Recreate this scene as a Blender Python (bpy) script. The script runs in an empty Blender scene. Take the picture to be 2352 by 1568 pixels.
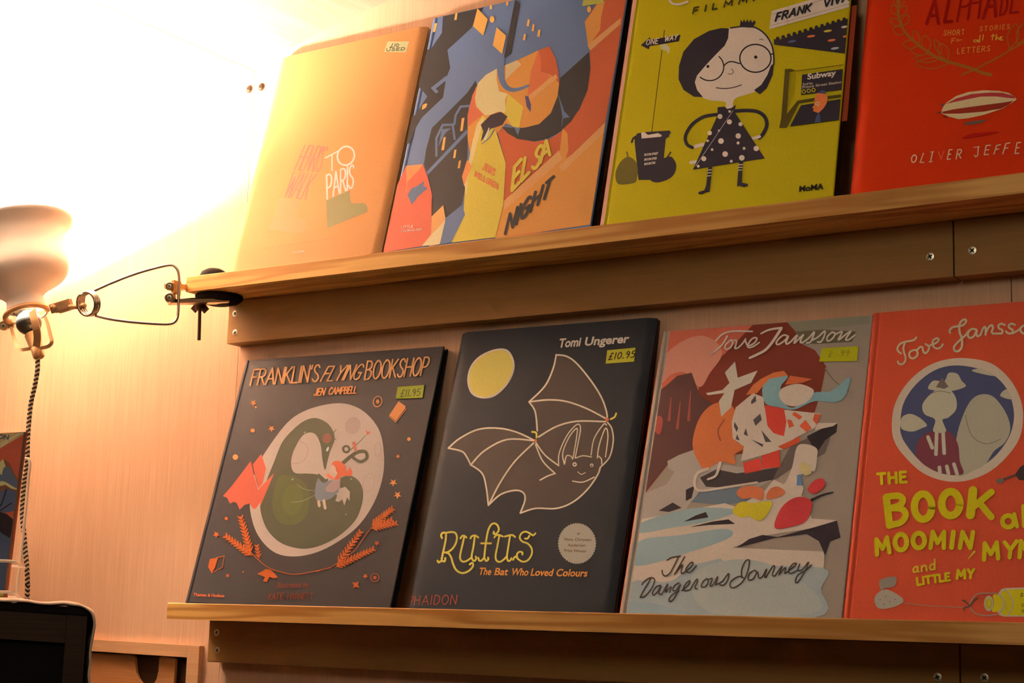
import bpy, bmesh, math, random
from mathutils import Vector, Matrix
from mathutils.geometry import tessellate_polygon
random.seed(7)
PI = math.pi
SC = bpy.context.scene
COL = SC.collection

# ------------------------------------------------------------------ camera
F, RX, RY, RZ = 3803.9606, 1.743911, -0.030899, 0.582510
CAM_P = Vector((0.989066, -1.5, -0.020427))
cam_d = bpy.data.cameras.new('camera')
cam = bpy.data.objects.new('camera', cam_d)
COL.objects.link(cam)
cam.location = CAM_P
cam.rotation_mode = 'XYZ'
cam.rotation_euler = (RX, RY, RZ)
cam_d.sensor_width = 36.0
cam_d.lens = F / 2352.0 * 36.0
cam_d.clip_start = 0.02
SC.camera = cam
RM = Matrix.Rotation(RZ, 3, 'Z') @ Matrix.Rotation(RY, 3, 'Y') @ Matrix.Rotation(RX, 3, 'X')
CR, CU, CB = RM.col[0].copy(), RM.col[1].copy(), RM.col[2].copy()

# ------------------------------------------------------------------ exposure, world, room fill
SC.view_settings.view_transform = 'Standard'
SC.view_settings.look = 'None'
SC.view_settings.gamma = 1.0
SC.view_settings.use_curve_mapping = False
SC.view_settings.exposure = 0.12
SC.cycles.max_bounces = 8
SC.cycles.diffuse_bounces = 5
SC.cycles.sample_clamp_indirect = 30.0
world = bpy.data.worlds.new('dim_room')
SC.world = world
world.use_nodes = True
bg = world.node_tree.nodes['Background']
bg.inputs[0].default_value = (1.0, 0.66, 0.34, 1)
bg.inputs[1].default_value = 0.045
ld = bpy.data.lights.new('room_fill', 'AREA')  # added warm fill for the unseen room lights in front of the ledges
ld.shape = 'DISK'; ld.size = 0.35
ld.energy = 2.3
ld.color = (1.0, 0.83, 0.60)
room_fill = bpy.data.objects.new('room_fill', ld)
COL.objects.link(room_fill)
room_fill.location = (0.60, -1.3, 0.56)
room_fill.rotation_euler = (Vector((0.35, 0.0, 0.25)) - room_fill.location).to_track_quat('-Z', 'Y').to_euler()
BULB_STRENGTH = 2300.0
LAMP_RGB = (1.0, 0.80, 0.61)

# ------------------------------------------------------------------ helpers
def ray(u, v):
    return (RM @ Vector(((u - 1176) / F, -(v - 784) / F, -1.0)))
def at(u, v, y=None, x=None, z=None):
    """the point of the place seen at (u, v) of the photograph on a plane of the room"""
    d = ray(u, v)
    if y is not None: t = (y - CAM_P.y) / d.y
    elif z is not None: t = (z - CAM_P.z) / d.z
    else: t = (x - CAM_P.x) / d.x
    return CAM_P + d * t

def atp(u, v, P0, n):
    d = ray(u, v)
    return CAM_P + d * ((Vector(P0) - CAM_P).dot(n) / d.dot(n))
def tag(o, label=None, cat=None, group=None, kind=None):
    if label: o['label'] = label
    if cat: o['category'] = cat
    if group: o['group'] = group
    if kind: o['kind'] = kind
    return o
def empty(name, loc=(0, 0, 0), **k):
    o = bpy.data.objects.new(name, None)
    o.empty_display_size = 0.02
    COL.objects.link(o)
    o.location = loc
    return tag(o, **k)
def wm(o):
    M = o.matrix_basis.copy()
    return M if o.parent is None else wm(o.parent) @ M
def link(name, me, parent=None, world_mesh=True):
    """world_mesh: vertices are in world coordinates, moved into the parent's frame here"""
    o = bpy.data.objects.new(name, me)
    COL.objects.link(o)
    if parent is not None:
        o.parent = parent
        if world_mesh:
            me.transform(wm(parent).inverted())
    return o
def from_bm(name, bm, mats, parent=None, world_mesh=True, smooth=None):
    me = bpy.data.meshes.new(name)
    bmesh.ops.recalc_face_normals(bm, faces=bm.faces[:])
    bm.to_mesh(me); bm.free()
    for m in (mats if isinstance(mats, (list, tuple)) else [mats]): me.materials.append(m)
    if smooth:
        for p in me.polygons: p.use_smooth = True
        if smooth is not True and hasattr(me, 'set_sharp_from_angle'):
            me.set_sharp_from_angle(angle=smooth)
    return link(name, me, parent, world_mesh)
def add_box(bm, lo, hi, bevel=0.0, M=None):
    vs = [bm.verts.new((x, y, z)) for x in (lo[0], hi[0]) for y in (lo[1], hi[1]) for z in (lo[2], hi[2])]
    f = [(0, 1, 3, 2), (4, 6, 7, 5), (0, 4, 5, 1), (2, 3, 7, 6), (0, 2, 6, 4), (1, 5, 7, 3)]
    fs = [bm.faces.new([vs[i] for i in q]) for q in f]
    if bevel:
        es = list({e for q in fs for e in q.edges})
        r = bmesh.ops.bevel(bm, geom=es, offset=bevel, segments=2, affect='EDGES', profile=0.6)
        vs = list({v for q in r['faces'] for v in q.verts} | {v for v in vs if v.is_valid})
    if M is not None:
        for v in vs: v.co = M @ v.co
    return vs
def frame_for(d):
    d = d.normalized()
    a = Vector((0, 0, 1)) if abs(d.z) < 0.9 else Vector((1, 0, 0))
    u = a.cross(d).normalized()
    return u, d.cross(u)
def add_tube(bm, pts, r, n=12, caps=True, closed=False, flat=None):
    """tube along pts; r number or list; flat=(ru, rv, up) makes a strap"""
    pts = [Vector(p) for p in pts]
    N = len(pts)
    rs = r if isinstance(r, (list, tuple)) else [r] * N
    rings = []
    u = None
    for i, p in enumerate(pts):
        if closed: d = pts[(i + 1) % N] - pts[i - 1]
        else: d = pts[min(i + 1, N - 1)] - pts[max(i - 1, 0)]
        d.normalize()
        if flat:
            v = (flat[2] - d * flat[2].dot(d)).normalized(); u = v.cross(d)
            a, b = flat[0], flat[1]
        else:
            if u is None: u, v = frame_for(d)
            else:
                u = (u - d * u.dot(d)).normalized(); v = d.cross(u)
            a = b = rs[i]
        if flat:
            rings.append([bm.verts.new(p + u * (a * sx) + v * (b * sy)) for sx, sy in ((-1, -1), (1, -1), (1, 1), (-1, 1))])
        else:
            rings.append([bm.verts.new(p + u * (a * math.cos(2 * PI * k / n)) + v * (b * math.sin(2 * PI * k / n))) for k in range(n)])
    m = len(rings[0])
    for i in range(N if closed else N - 1):
        A, B = rings[i], rings[(i + 1) % N]
        for k in range(m):
            bm.faces.new((A[k], A[(k + 1) % m], B[(k + 1) % m], B[k]))
    if caps and not closed:
        bm.faces.new(rings[0]); bm.faces.new(list(reversed(rings[-1])))
def add_lathe(bm, O, axis, prof, n=48, close_ends=False):
    axis = Vector(axis).normalized(); u, v = frame_for(axis); O = Vector(O)
    rings = []
    for r, h in prof:
        if r < 1e-6: rings.append([bm.verts.new(O + axis * h)])
        else: rings.append([bm.verts.new(O + axis * h + (u * math.cos(2 * PI * k / n) + v * math.sin(2 * PI * k / n)) * r) for k in range(n)])
    for A, B in zip(rings, rings[1:]):
        for k in range(n):
            q = [A[k % len(A)], A[(k + 1) % len(A)], B[(k + 1) % len(B)], B[k % len(B)]]
            q = list(dict.fromkeys(q))
            if len(q) > 2: bm.faces.new(q)
    if close_ends:
        for A in (rings[0], rings[-1]):
            if len(A) > 2: bm.faces.new(A)
def smooth_pts(pts, sub=6, closed=False):
    n = len(pts); out = []
    if n < 3: return [tuple(p) for p in pts]
    for i in range(n if closed else n - 1):
        if closed: p0, p1, p2, p3 = pts[i - 1], pts[i], pts[(i + 1) % n], pts[(i + 2) % n]
        else: p0, p1, p2, p3 = pts[max(i - 1, 0)], pts[i], pts[i + 1], pts[min(i + 2, n - 1)]
        for k in range(sub):
            t = k / sub; t2 = t * t; t3 = t2 * t
            out.append(tuple(0.5 * (2 * b + (c - a) * t + (2 * a - 5 * b + 4 * c - d) * t2 + (3 * b - a - 3 * c + d) * t3) for a, b, c, d in zip(p0, p1, p2, p3)))
    if not closed: out.append(tuple(pts[-1]))
    return out

# ------------------------------------------------------------------ materials
def lin(c): return tuple((v / 255 / 12.92) if v / 255 <= 0.04045 else ((v / 255 + 0.055) / 1.055) ** 2.4 for v in c)
def new_mat(name):
    m = bpy.data.materials.new(name); m.use_nodes = True
    nt = m.node_tree; return m, nt, nt.nodes['Principled BSDF']
def plain(name, rgb, rough=0.5, metal=0.0, spec=0.5, coat=0.0):
    m, nt, b = new_mat(name)
    b.inputs['Base Color'].default_value = (*rgb, 1)
    b.inputs['Roughness'].default_value = rough
    b.inputs['Metallic'].default_value = metal
    b.inputs['Specular IOR Level'].default_value = spec
    b.inputs['Coat Weight'].default_value = coat
    return m
def wood(name, c1, c2, c3, grain='X', scale=1.0, rings=0.55, rough=0.55, spec=0.3, bump=0.15, knots=0.0):
    """soft wood: long stretched streaks plus wandering growth rings"""
    m, nt, b = new_mat(name); N, L = nt.nodes, nt.links
    tc = N.new('ShaderNodeTexCoord'); mp = N.new('ShaderNodeMapping')
    L.new(tc.outputs['Object'], mp.inputs[0])
    st = {'X': (2.4, 190, 190), 'Z': (135, 135, 3.2), 'Y': (120, 3.0, 120)}[grain]
    mp.inputs['Scale'].default_value = tuple(s * scale for s in st)
    n1 = N.new('ShaderNodeTexNoise'); n1.inputs['Scale'].default_value = 3.0; n1.inputs['Detail'].default_value = 6; n1.inputs['Roughness'].default_value = 0.62
    L.new(mp.outputs[0], n1.inputs['Vector'])
    mp2 = N.new('ShaderNodeMapping'); L.new(tc.outputs['Object'], mp2.inputs[0])
    st2 = {'X': (1.6, 22, 22), 'Z': (16, 16, 1.3), 'Y': (16, 1.3, 16)}[grain]
    mp2.inputs['Scale'].default_value = tuple(s * scale for s in st2)
    n2 = N.new('ShaderNodeTexNoise'); n2.inputs['Scale'].default_value = 1.7; n2.inputs['Detail'].default_value = 2
    L.new(mp2.outputs[0], n2.inputs['Vector'])
    mu = N.new('ShaderNodeMath'); mu.operation = 'MULTIPLY'; mu.inputs[1].default_value = 26.0
    L.new(n2.outputs['Fac'], mu.inputs[0])
    sn = N.new('ShaderNodeMath'); sn.operation = 'SINE'; L.new(mu.outputs[0], sn.inputs[0])
    mr = N.new('ShaderNodeMapRange'); mr.inputs['From Min'].default_value = -0.2; mr.inputs['From Max'].default_value = 1.0
    L.new(sn.outputs[0], mr.inputs['Value'])
    cr = N.new('ShaderNodeValToRGB')
    cr.color_ramp.elements[0].position = 0.35; cr.color_ramp.elements[0].color = (*c2, 1)
    cr.color_ramp.elements[1].position = 0.68; cr.color_ramp.elements[1].color = (*c1, 1)
    L.new(n1.outputs['Fac'], cr.inputs[0])
    mx = N.new('ShaderNodeMix'); mx.data_type = 'RGBA'
    mm = N.new('ShaderNodeMath'); mm.operation = 'MULTIPLY'; mm.inputs[1].default_value = rings
    L.new(mr.outputs[0], mm.inputs[0]); L.new(mm.outputs[0], mx.inputs[0])
    L.new(cr.outputs[0], mx.inputs[6]); mx.inputs[7].default_value = (*c3, 1)
    L.new(mx.outputs[2], b.inputs['Base Color'])
    bp = N.new('ShaderNodeBump'); bp.inputs['Strength'].default_value = bump; bp.inputs['Distance'].default_value = 0.001
    L.new(n1.outputs['Fac'], bp.inputs['Height']); L.new(bp.outputs[0], b.inputs['Normal'])
    b.inputs['Roughness'].default_value = rough; b.inputs['Specular IOR Level'].default_value = spec
    return m
PINE = wood('pine_boards', (0.80, 0.52, 0.18), (0.72, 0.44, 0.12), (0.40, 0.17, 0.03), 'X', 1.0, 0.75)
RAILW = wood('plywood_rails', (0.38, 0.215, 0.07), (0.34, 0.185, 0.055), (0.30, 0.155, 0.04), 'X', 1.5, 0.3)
PANEL = wood('plywood_wall', (0.73, 0.50, 0.345), (0.62, 0.41, 0.275), (0.60, 0.38, 0.25), 'Z', 1.0, 0.3, rough=0.6)
CEILW = wood('plywood_ceiling', (0.60, 0.45, 0.355), (0.46, 0.335, 0.255), (0.44, 0.31, 0.235), 'Y', 1.0, 0.35, rough=0.6)
FLOORW = wood('floor_boards', (0.20, 0.11, 0.06), (0.14, 0.08, 0.04), (0.10, 0.05, 0.03), 'X', 0.6, 0.4)
DARKW = wood('dark_stained_wood', (0.06, 0.028, 0.012), (0.04, 0.019, 0.009), (0.028, 0.012, 0.006), 'X', 0.8, 0.3, rough=0.5)
TRIMW = wood('pale_trim_wood', (0.66, 0.42, 0.24), (0.60, 0.36, 0.19), (0.50, 0.28, 0.14), 'X', 1.4, 0.25)
DRAWERW = wood('orange_pine_drawer', (0.50, 0.24, 0.09), (0.44, 0.20, 0.07), (0.38, 0.16, 0.05), 'X', 1.0, 0.25)
BLACKP = plain('black_panel', (0.007, 0.006, 0.007), 0.8, spec=0.2)
STEEL = plain('bright_zinc_screws', (0.80, 0.80, 0.66), 0.42, 1.0)
AGED = plain('aged_brass_screws', (0.10, 0.055, 0.025), 0.5, 0.6)
SLOT = plain('dark_screw_recess', (0.03, 0.03, 0.02), 0.7)
# ------------------------------------------------------------------ the setting
XS, XJ = -0.41805, 0.49537          # joints between the wall panels / rails
def arch(x):
    if x >= -0.078: return 0.7368
    if x >= -0.45: return -0.2132 + math.sqrt(0.95 ** 2 - (x + 0.078) ** 2)
    z0 = -0.2132 + math.sqrt(0.95 ** 2 - (0.372) ** 2)
    dx = -0.45 - x
    return z0 - 0.41 * dx - dx * dx / 3.2
def wall_panel(name, x0, x1, parent, mat, z0=-1.05, hole=None):
    """a board 6 mm thick whose top follows the arched ceiling; its front face is y = 0"""
    bm = bmesh.new()
    def slab(a, b, lo, hi):
        n = 10 if hi is None else 1
        xs = [a + (b - a) * i / n for i in range(n + 1)]
        fr = []
        for x in xs:
            t = arch(x) + 0.002 if hi is None else hi
            fr.append([bm.verts.new((x, y, z)) for y in (0, 0.006) for z in (lo, t)])
        for A, B in zip(fr, fr[1:]):
            for i, j in ((0, 1), (1, 3), (3, 2), (2, 0)):
                bm.faces.new((A[i], A[j], B[j], B[i]))
        for A in (fr[0], fr[-1]): bm.faces.new((A[0], A[1], A[3], A[2]))
    if hole:
        hx0, hx1, hz0, hz1 = hole
        slab(x0, x1, hz1, None); slab(x0, hx0, z0, hz1); slab(hx1, x1, z0, hz1); slab(hx0, hx1, z0, hz0)
    else: slab(x0, x1, z0, None)
    return from_bm(name, bm, mat, parent)
FR_TL = at(212, 1468, y=-0.008); FR_TR = at(458, 1483, y=-0.008)
HOLE = (-0.86, -0.470, -0.32, -0.059)
wb = empty('wall_back', kind='structure')
wall_panel('panel', -1.30, XS - 0.0004, wb, PANEL, hole=HOLE)
wall_panel('panel', XS + 0.0004, 0.5411, wb, PANEL)
wall_panel('panel', 0.5419, 2.3, wb, PANEL)

def cross_screw(P, n, r, parent, rot=0.3, washer=False, mat=None):
    """pan head screw with a cross recess, facing along n"""
    P = Vector(P); n = Vector(n).normalized(); u, v = frame_for(n)
    bm = bmesh.new()
    prof = [(r * 1.0, 0.0), (r * 0.98, r * 0.06), (r * 0.88, r * 0.10), (r * 0.4, r * 0.12), (0, r * 0.12)]
    if washer: prof = [(r * 1.25, -r * 0.02), (r * 1.22, r * 0.16), (r * 0.85, r * 0.18), (r * 0.8, r * 0.5), (r * 0.5, r * 0.68), (0, r * 0.7)]
    add_lathe(bm, P, n, prof, 20)
    s = from_bm('screw', bm, mat or STEEL, parent, smooth=0.6)
    bm = bmesh.new()
    top = prof[-1][1]
    for a in (rot, rot + PI / 2):
        d = u * math.cos(a) + v * math.sin(a); e = n.cross(d)
        M = Matrix((d, e, n)).transposed().to_4x4(); M.translation = P + n * top
        add_box(bm, (-r * 0.60, -r * 0.17, -r * 0.1), (r * 0.60, r * 0.17, r * 0.02), M=M)
    from_bm('screw_slot', bm, SLOT, s)
    return s
cross_screw(at(573, 205, y=0), (0, -1, 0), 0.0042, wb, 0.5, True, AGED)
cross_screw(at(601, 200, y=0), (0, -1, 0), 0.0042, wb, 0.9, True, AGED)

# arched ceiling panels meeting the wall; one joint runs straight out from the wall joint
ce = empty('ceiling', kind='structure')
def ceil_panel(x0, x1):
    bm = bmesh.new(); n = 24; fr = []
    for i in range(n + 1):
        x = x0 + (x1 - x0) * i / n; z = arch(x)
        fr.append([bm.verts.new((x, y, z + h)) for y in (-2.4, -0.0006) for h in (0, 0.008)])
    for A, B in zip(fr, fr[1:]):
        for i, j in ((0, 1), (1, 3), (3, 2), (2, 0)): bm.faces.new((A[i], A[j], B[j], B[i]))
    for A in (fr[0], fr[-1]): bm.faces.new((A[0], A[1], A[3], A[2]))
    from_bm('panel', bm, CEILW, ce, smooth=0.5)
ceil_panel(-1.30, XS - 0.0005); ceil_panel(XS + 0.0005, 0.62); ceil_panel(0.621, 2.3)
bm = bmesh.new(); add_box(bm, (-1.32, -2.4, -1.07), (2.3, 0.006, -1.05)); tag(from_bm('floor', bm, FLOORW), kind='structure')
bm = bmesh.new(); add_box(bm, (-1.32, -2.4, -1.05), (-1.302, 0.006, 0.36)); tag(from_bm('wall_left', bm, PANEL), kind='structure')

# ------------------------------------------------------------------ the two book ledges
D_L, T_L, D_R = 0.08797, 0.01875, 0.02298
def ledge(zt, xl, xr, hr, screws, label, lipx=2.3):
    e = empty('book_ledge', (xl, -D_L / 2, zt - T_L), label=label, cat='shelf')
    bm = bmesh.new()
    # board with a shallow channel behind a thin front lip so that leaning books stay put
    prof = [(-D_L, zt - T_L), (-D_L, zt - .0008), (-D_L + .0008, zt), (-D_L + 0.0019, zt), (-D_L + 0.0019, zt - 0.0045), (0, zt - 0.0045), (0, zt - T_L)]
    A = [bm.verts.new((xl, y, z)) for y, z in prof]; B = [bm.verts.new((lipx, y, z)) for y, z in prof]
    for i in range(len(prof)):
        j = (i + 1) % len(prof); bm.faces.new((A[i], A[j], B[j], B[i]))
    bm.faces.new(A); bm.faces.new(B)
    from_bm('shelf_board', bm, PINE, e)
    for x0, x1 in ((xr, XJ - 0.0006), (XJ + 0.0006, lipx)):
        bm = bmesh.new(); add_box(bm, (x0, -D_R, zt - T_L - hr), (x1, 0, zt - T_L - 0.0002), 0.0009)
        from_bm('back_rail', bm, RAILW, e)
    for i, (u, v, a) in enumerate(screws):
        cross_screw(at(u, v, y=-D_R), (0, -1, 0), 0.0041, e, a)
    return e
ZU = 0.38913
ledge(ZU, -0.42734, -0.41691, 0.0540, [(540, 720, .7), (540, 764, .4), (2136, 589, .5), (2233, 575, .75)],
      'upper pine book ledge on a wooden rail, with a lamp clamped to its left end')
ledge(0.0, -0.42331, -0.41691, 0.04862, [(498, 1452, .5), (499, 1493, .8), (2153, 1555, .4), (2261, 1556, .8)],
      'lower pine book ledge on a wooden rail, holding the two dark covers')

# ------------------------------------------------------------------ wooden hatch frame with a drawer, let into the wall low on the left
hx0, hx1, hz0, hz1 = HOLE
fz = FR_TR.z; sl = (FR_TR.z - FR_TL.z) / (FR_TR.x - FR_TL.x)
hf = empty('drawer_hatch', (-0.5, -0.004, -0.2), label='pale wooden frame with a notched drawer, low on the wall beside the dark cabinet', cat='drawer')
def quadbox(bm, pts, y0, y1):
    A = [bm.verts.new((x, y0, z)) for x, z in pts]; B = [bm.verts.new((x, y1, z)) for x, z in pts]
    n = len(pts)
    for i in range(n): bm.faces.new((A[i], A[(i + 1) % n], B[(i + 1) % n], B[i]))
    bm.faces.new(A); bm.faces.new(B)
xr_ = FR_TR.x; zt = lambda x: fz + sl * (x - xr_)
stile = at(431, 1484, y=-0.008).x
bm = bmesh.new(); quadbox(bm, [(-0.90, zt(-0.90)), (stile - .0003, zt(stile)), (stile - .0003, zt(stile) - 0.0145), (-0.90, zt(-0.90) - 0.0145)], -0.008, 0.0)
from_bm('top_rail', bm, TRIMW, hf)
bm = bmesh.new(); quadbox(bm, [(stile, zt(stile)), (xr_, zt(xr_)), (xr_ + .003, -0.34), (stile + .001, -0.34)], -0.008, 0.0)
from_bm('side_stile', bm, TRIMW, hf)
bm = bmesh.new()
add_box(bm, (-0.875, 0.0065, -0.335), (-0.462, 0.012, -0.05)); from_bm('back_board', bm, DARKW, hf)
# drawer front with a rounded finger notch
d = 0.004
P = lambda u, v: (lambda q: (q.x, q.z))(at(u, v, y=d - 0.004))
top = [P(180, 1497), P(306, 1503.5), P(309, 1506)]
notch = [P(311, 1530), P(313, 1545), P(318, 1558), P(327, 1572), P(340, 1578), P(352, 1572), P(360, 1558), P(364, 1540), P(366, 1510)]
rest = [P(370, 1507), P(400, 1510), P(403, 1513)]
zb = -0.30
pts = [(-0.84, zb)] + [(-0.84, top[0][1] + (-.84 - top[0][0]) * sl)] + top + notch + rest + [(rest[-1][0], zb)]
bm = bmesh.new(); quadbox(bm, pts, 0.0, d)
from_bm('drawer_front', bm, DRAWERW, hf)
# ------------------------------------------------------------------ clamp lamp
YL = -0.185
LN = at(60.7, 707.8, y=YL)
AX = ((CU * math.cos(.263) - CR * math.sin(.263)) * math.cos(.247) - CB * math.sin(.247)).normalized()
def L3(u, v, dy=0.0): return at(u, v, y=YL + dy)
BRASS = plain('satin_brass', (0.58, 0.36, 0.18), 0.42, 0.45)
CHROME = plain('dull_steel_wire', (0.62, 0.54, 0.48), 0.25, 1.0)
RUBBER = plain('black_rubber', (0.012, 0.010, 0.010), 0.9, spec=0.12)
lamp = empty('clamp_lamp', LN, label='white bell-shaped clamp lamp on a sprung wire arm, glowing at the upper ledge end', cat='lamp')
m, nt, b = new_mat('shade_enamel')
b.inputs['Base Color'].default_value = (0.92, 0.88, 0.84, 1); b.inputs['Roughness'].default_value = 0.35
tr = nt.nodes.new('ShaderNodeBsdfTranslucent'); tr.inputs[0].default_value = (0.95, 0.74, 0.60, 1)
mx = nt.nodes.new('ShaderNodeMixShader'); mx.inputs[0].default_value = 0.006
nt.links.new(b.outputs[0], mx.inputs[1]); nt.links.new(tr.outputs[0], mx.inputs[2])
nt.links.new(mx.outputs[0], nt.nodes['Material Output'].inputs[0])
SHADE = m
prof = [(.0235, -.001), (.0222, .006), (.0225, .013), (.0306, .0209), (.0421, .0275), (.0517, .0325), (.0575, .0398), (.0596, .0485), (.0588, .060), (.0582, .072), (.0619, .0882), (.0690, .0965), (.0730, .1005), (.0745, .1035), (.0738, .1044)]
prof = smooth_pts([(r * 1.003, h * 1.003) for r, h in prof], 3)
inner = [(r - .0016, h + .0004) for r, h in prof[:-3]]
bm = bmesh.new(); add_lathe(bm, LN, AX, prof + inner[::-1], 72)
from_bm('lamp_shade', bm, SHADE, lamp, smooth=True)
m, nt, b = new_mat('lit_bulb')
em = nt.nodes.new('ShaderNodeEmission'); em.inputs[0].default_value = (*LAMP_RGB, 1); em.inputs[1].default_value = BULB_STRENGTH
nt.links.new(em.outputs[0], nt.nodes['Material Output'].inputs[0])
bm = bmesh.new()
add_lathe(bm, LN, AX, [(0.0, .048), (.012, .048), (.0125, .058)] + [(.034 * math.sin(PI * (0.13 + .87 * k / 14)), .079 - .034 * math.cos(PI * (0.12 + .88 * k / 14))) for k in range(15)], 32)
from_bm('bulb', bm, m, lamp, smooth=True)
# dark dome of the socket, brass cone and cap
def lz(name, prof, mat, off=None, n=28, ax=None, parent=None):
    bm = bmesh.new(); add_lathe(bm, off if off is not None else LN, ax or AX, prof, n); return from_bm(name, bm, mat, parent or lamp, smooth=0.7)
S0 = L3(66, 741); CAP0 = L3(83, 797); axs = (S0 - CAP0).normalized()
lz('socket', [(0, -.0158)] + [(.0154 * math.sin(PI * k / 14), -.0154 * math.cos(PI * k / 14)) for k in range(1, 11)] + [(.0105, .012), (.0150, .02), (.0168, .046), (0, .046)], plain('dark_socket', (0.03, 0.035, 0.035), 0.3), S0, ax=axs)  # dome enlarged and sleeve added to hold back bulb light leaking through the neck
lz('socket_cone', [(0, -.001), (.0075, -.001), (.0095, .018), (0, .019)], BRASS, CAP0, ax=axs)
lz('cord_cap', [(0, -.0145), (.0060, -.0145), (.0068, -.0135), (.0072, 0), (.0066, .0008), (0, .001)], BRASS, CAP0, ax=axs)
# ring round the shade neck: heavy near half, thin far half, ear screw on the left
RN = L3(61, 722)
ur = (CR * 0.955 + CU * 0.30).normalized(); vr = (CU * 0.30 + CB * 0.9 - CR * 0.08).normalized()
ringp = [RN + ur * (.0245 * math.cos(t)) + vr * (.0245 * math.sin(t)) for t in [2 * PI * k / 48 for k in range(48)]]
bm = bmesh.new(); add_tube(bm, ringp, 0.0012, 8, closed=True)
near = [RN + ur * (.0250 * math.cos(t)) + vr * (.0250 * math.sin(t)) + CU * .0006 for t in [PI * k / 24 for k in range(-2, 27)]]
add_tube(bm, near, 0.0036, 10)
from_bm('neck_ring', bm, BRASS, lamp, smooth=True)
ear = L3(10, 748, -.004)
bm = bmesh.new(); add_lathe(bm, ear, -CB, [(0, -.004), (.0058, -.004), (.0058, .003), (0, .003)], 20)
add_box(bm, (-.004, -.003, -.002), (.012, .004, .002), M=Matrix.Translation(ear) @ Matrix((CR, CU, CB)).transposed().to_4x4())
er = from_bm('ring_ear', bm, BRASS, lamp, smooth=0.6)
cross_screw(ear + CB * .004, CB, .0030, lamp)
# cage straps
def strap(pts, wd=.0008, th=.0021, name='cage_strap', mat=BRASS, sub=4, up=None):
    q = [Vector(p) for p in smooth_pts([tuple(p) for p in pts], sub)]
    bm = bmesh.new(); add_tube(bm, q, 0, flat=(th, wd, up or CB)); return from_bm(name, bm, mat, lamp)
strap([L3(22, 735), L3(26, 752), L3(33, 778), L3(38, 793), L3(43, 800), L3(52, 803), L3(66, 801), L3(80, 799)])
strap([L3(104, 728), L3(110, 745), L3(116, 770), L3(119, 785), L3(114, 793), L3(106, 797), L3(92, 799), L3(80, 799)])
strap([L3(74, 714, -.016), L3(79, 735, -.017), L3(84, 757, -.015), L3(86, 775, -.010), L3(84, 796, -.004)], .0009, .0044, up=CB)
# swivel bracket between ring and spring coil
bk = Matrix((ur, ur.cross(CB) * -1, CB)).transposed().to_4x4()
B0 = L3(141, 704, -.01)
bm = bmesh.new()
M = Matrix.Translation(B0) @ bk
add_box(bm, (-.0125, -.0052, .0042), (.0130, .0062, .0056), .0008, M)
add_box(bm, (-.0100, -.0052, -.0056), (.0130, .0062, -.0042), .0008, M)
add_box(bm, (-.004, -.0072, -.0050), (.0130, -.0050, .0050), .0006, M)
from_bm('swivel_bracket', bm, BRASS, lamp)
lz('bracket_rivet', [(0, .0), (.0040, .0), (.0036, .0022), (.0018, .0032), (0, .0034)], BRASS, M @ Vector((-.0082, .0012, .0056)), ax=CB)
bm = bmesh.new(); add_tube(bm, [L3(160, 705, -.01), L3(176, 704, -.008), L3(190, 702, -.008)], .0030, 10); add_lathe(bm, L3(192, 702, -.01), CR, [(0, -.004), (.0036, -.002), (.0036, .002), (0, .004)], 12)
from_bm('pivot_bolt', bm, BRASS, lamp, smooth=True)
# sprung wire: a coil facing the viewer and two arms closing at the jaws
def WY(u): return YL + (u - 200) / 210.0 * 0.083 - 0.008
def W3(u, v): return at(u, v, y=WY(u))
cc = W3(202, 697); ca = (CR * 0.50 - CB * 0.80 + CU * .10).normalized()
cu = (CR - ca * CR.dot(ca)).normalized(); cv = ca.cross(cu)
if cv.dot(CU) < 0: cv = -cv
rc = 0.0138
path = []
a0 = math.radians(115)
for k in range(0, 64):
    t = k / 63; a = a0 + t * 2 * PI * 3.45
    path.append(cc + cu * (rc * math.cos(a)) + cv * (rc * math.sin(a)) + ca * (.011 * (t - 0.35)))
top_arm = [W3(u, v) for u, v in ((185, 681), (215, 668), (260, 648), (310, 629), (355, 616), (387, 609))]
bend = [W3(u, v) for u, v in ((400, 611), (408, 620), (411, 636), (411, 660), (410, 690), (409, 715), (407, 730), (400, 740), (388, 744))]
low_arm = [W3(u, v) for u, v in ((360, 743.5), (300, 739), (250, 732), (218, 724))]
wire = [Vector(p) for p in smooth_pts([tuple(p) for p in top_arm + bend + low_arm], 4)]
bm = bmesh.new(); add_tube(bm, list(reversed(path))[:-1] + wire[2:], 0.0018, 10)
from_bm('wire_arm', bm, CHROME, lamp, smooth=True)
# jaws: two plates, hinge bits, rubber pads above and below the ledge, threaded rod with a wing nut
zt_, zb_ = ZU, ZU - T_L
PT = at(482, 640, z=zt_); PT = Vector((-.4055, -.0640, zt_ - .0044))
PB = Vector((-.404, -.0545, zb_))
def pad(P, s, r, squash, name):
    bm = bmesh.new()
    add_lathe(bm, P, (0, 0, s), [(0, .0003), (r * .96, .0003), (r, .002), (r * .98, .005), (r * .8, .008 * squash), (r * .45, .0105 * squash), (0, .0115 * squash)], 40)
    return from_bm(name, bm, RUBBER, lamp, smooth=0.9)
pad(PT, 1, .0190, 1.55, 'rubber_pad'); pad(PB, -1, .029, 1.15, 'rubber_pad')
jb = plain('jaw_steel', (0.50, 0.36, 0.22), 0.3, 0.9)
def plate(p, q, wd, th, name='jaw_plate', up=Vector((0, 0, 1))):
    bm = bmesh.new(); add_tube(bm, [p, q], 0, flat=(wd, th, up)); return from_bm(name, bm, jb, lamp)
J1 = at(386, 655, y=-.112); J2 = at(386, 684, y=-.112)
plate(J1, Vector((-.432, -.088, J1.z + .001)), .0070, .0030)
plate(at(388, 694, y=-.112), at(524, 692, y=-.055), .0080, .0022)
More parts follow.
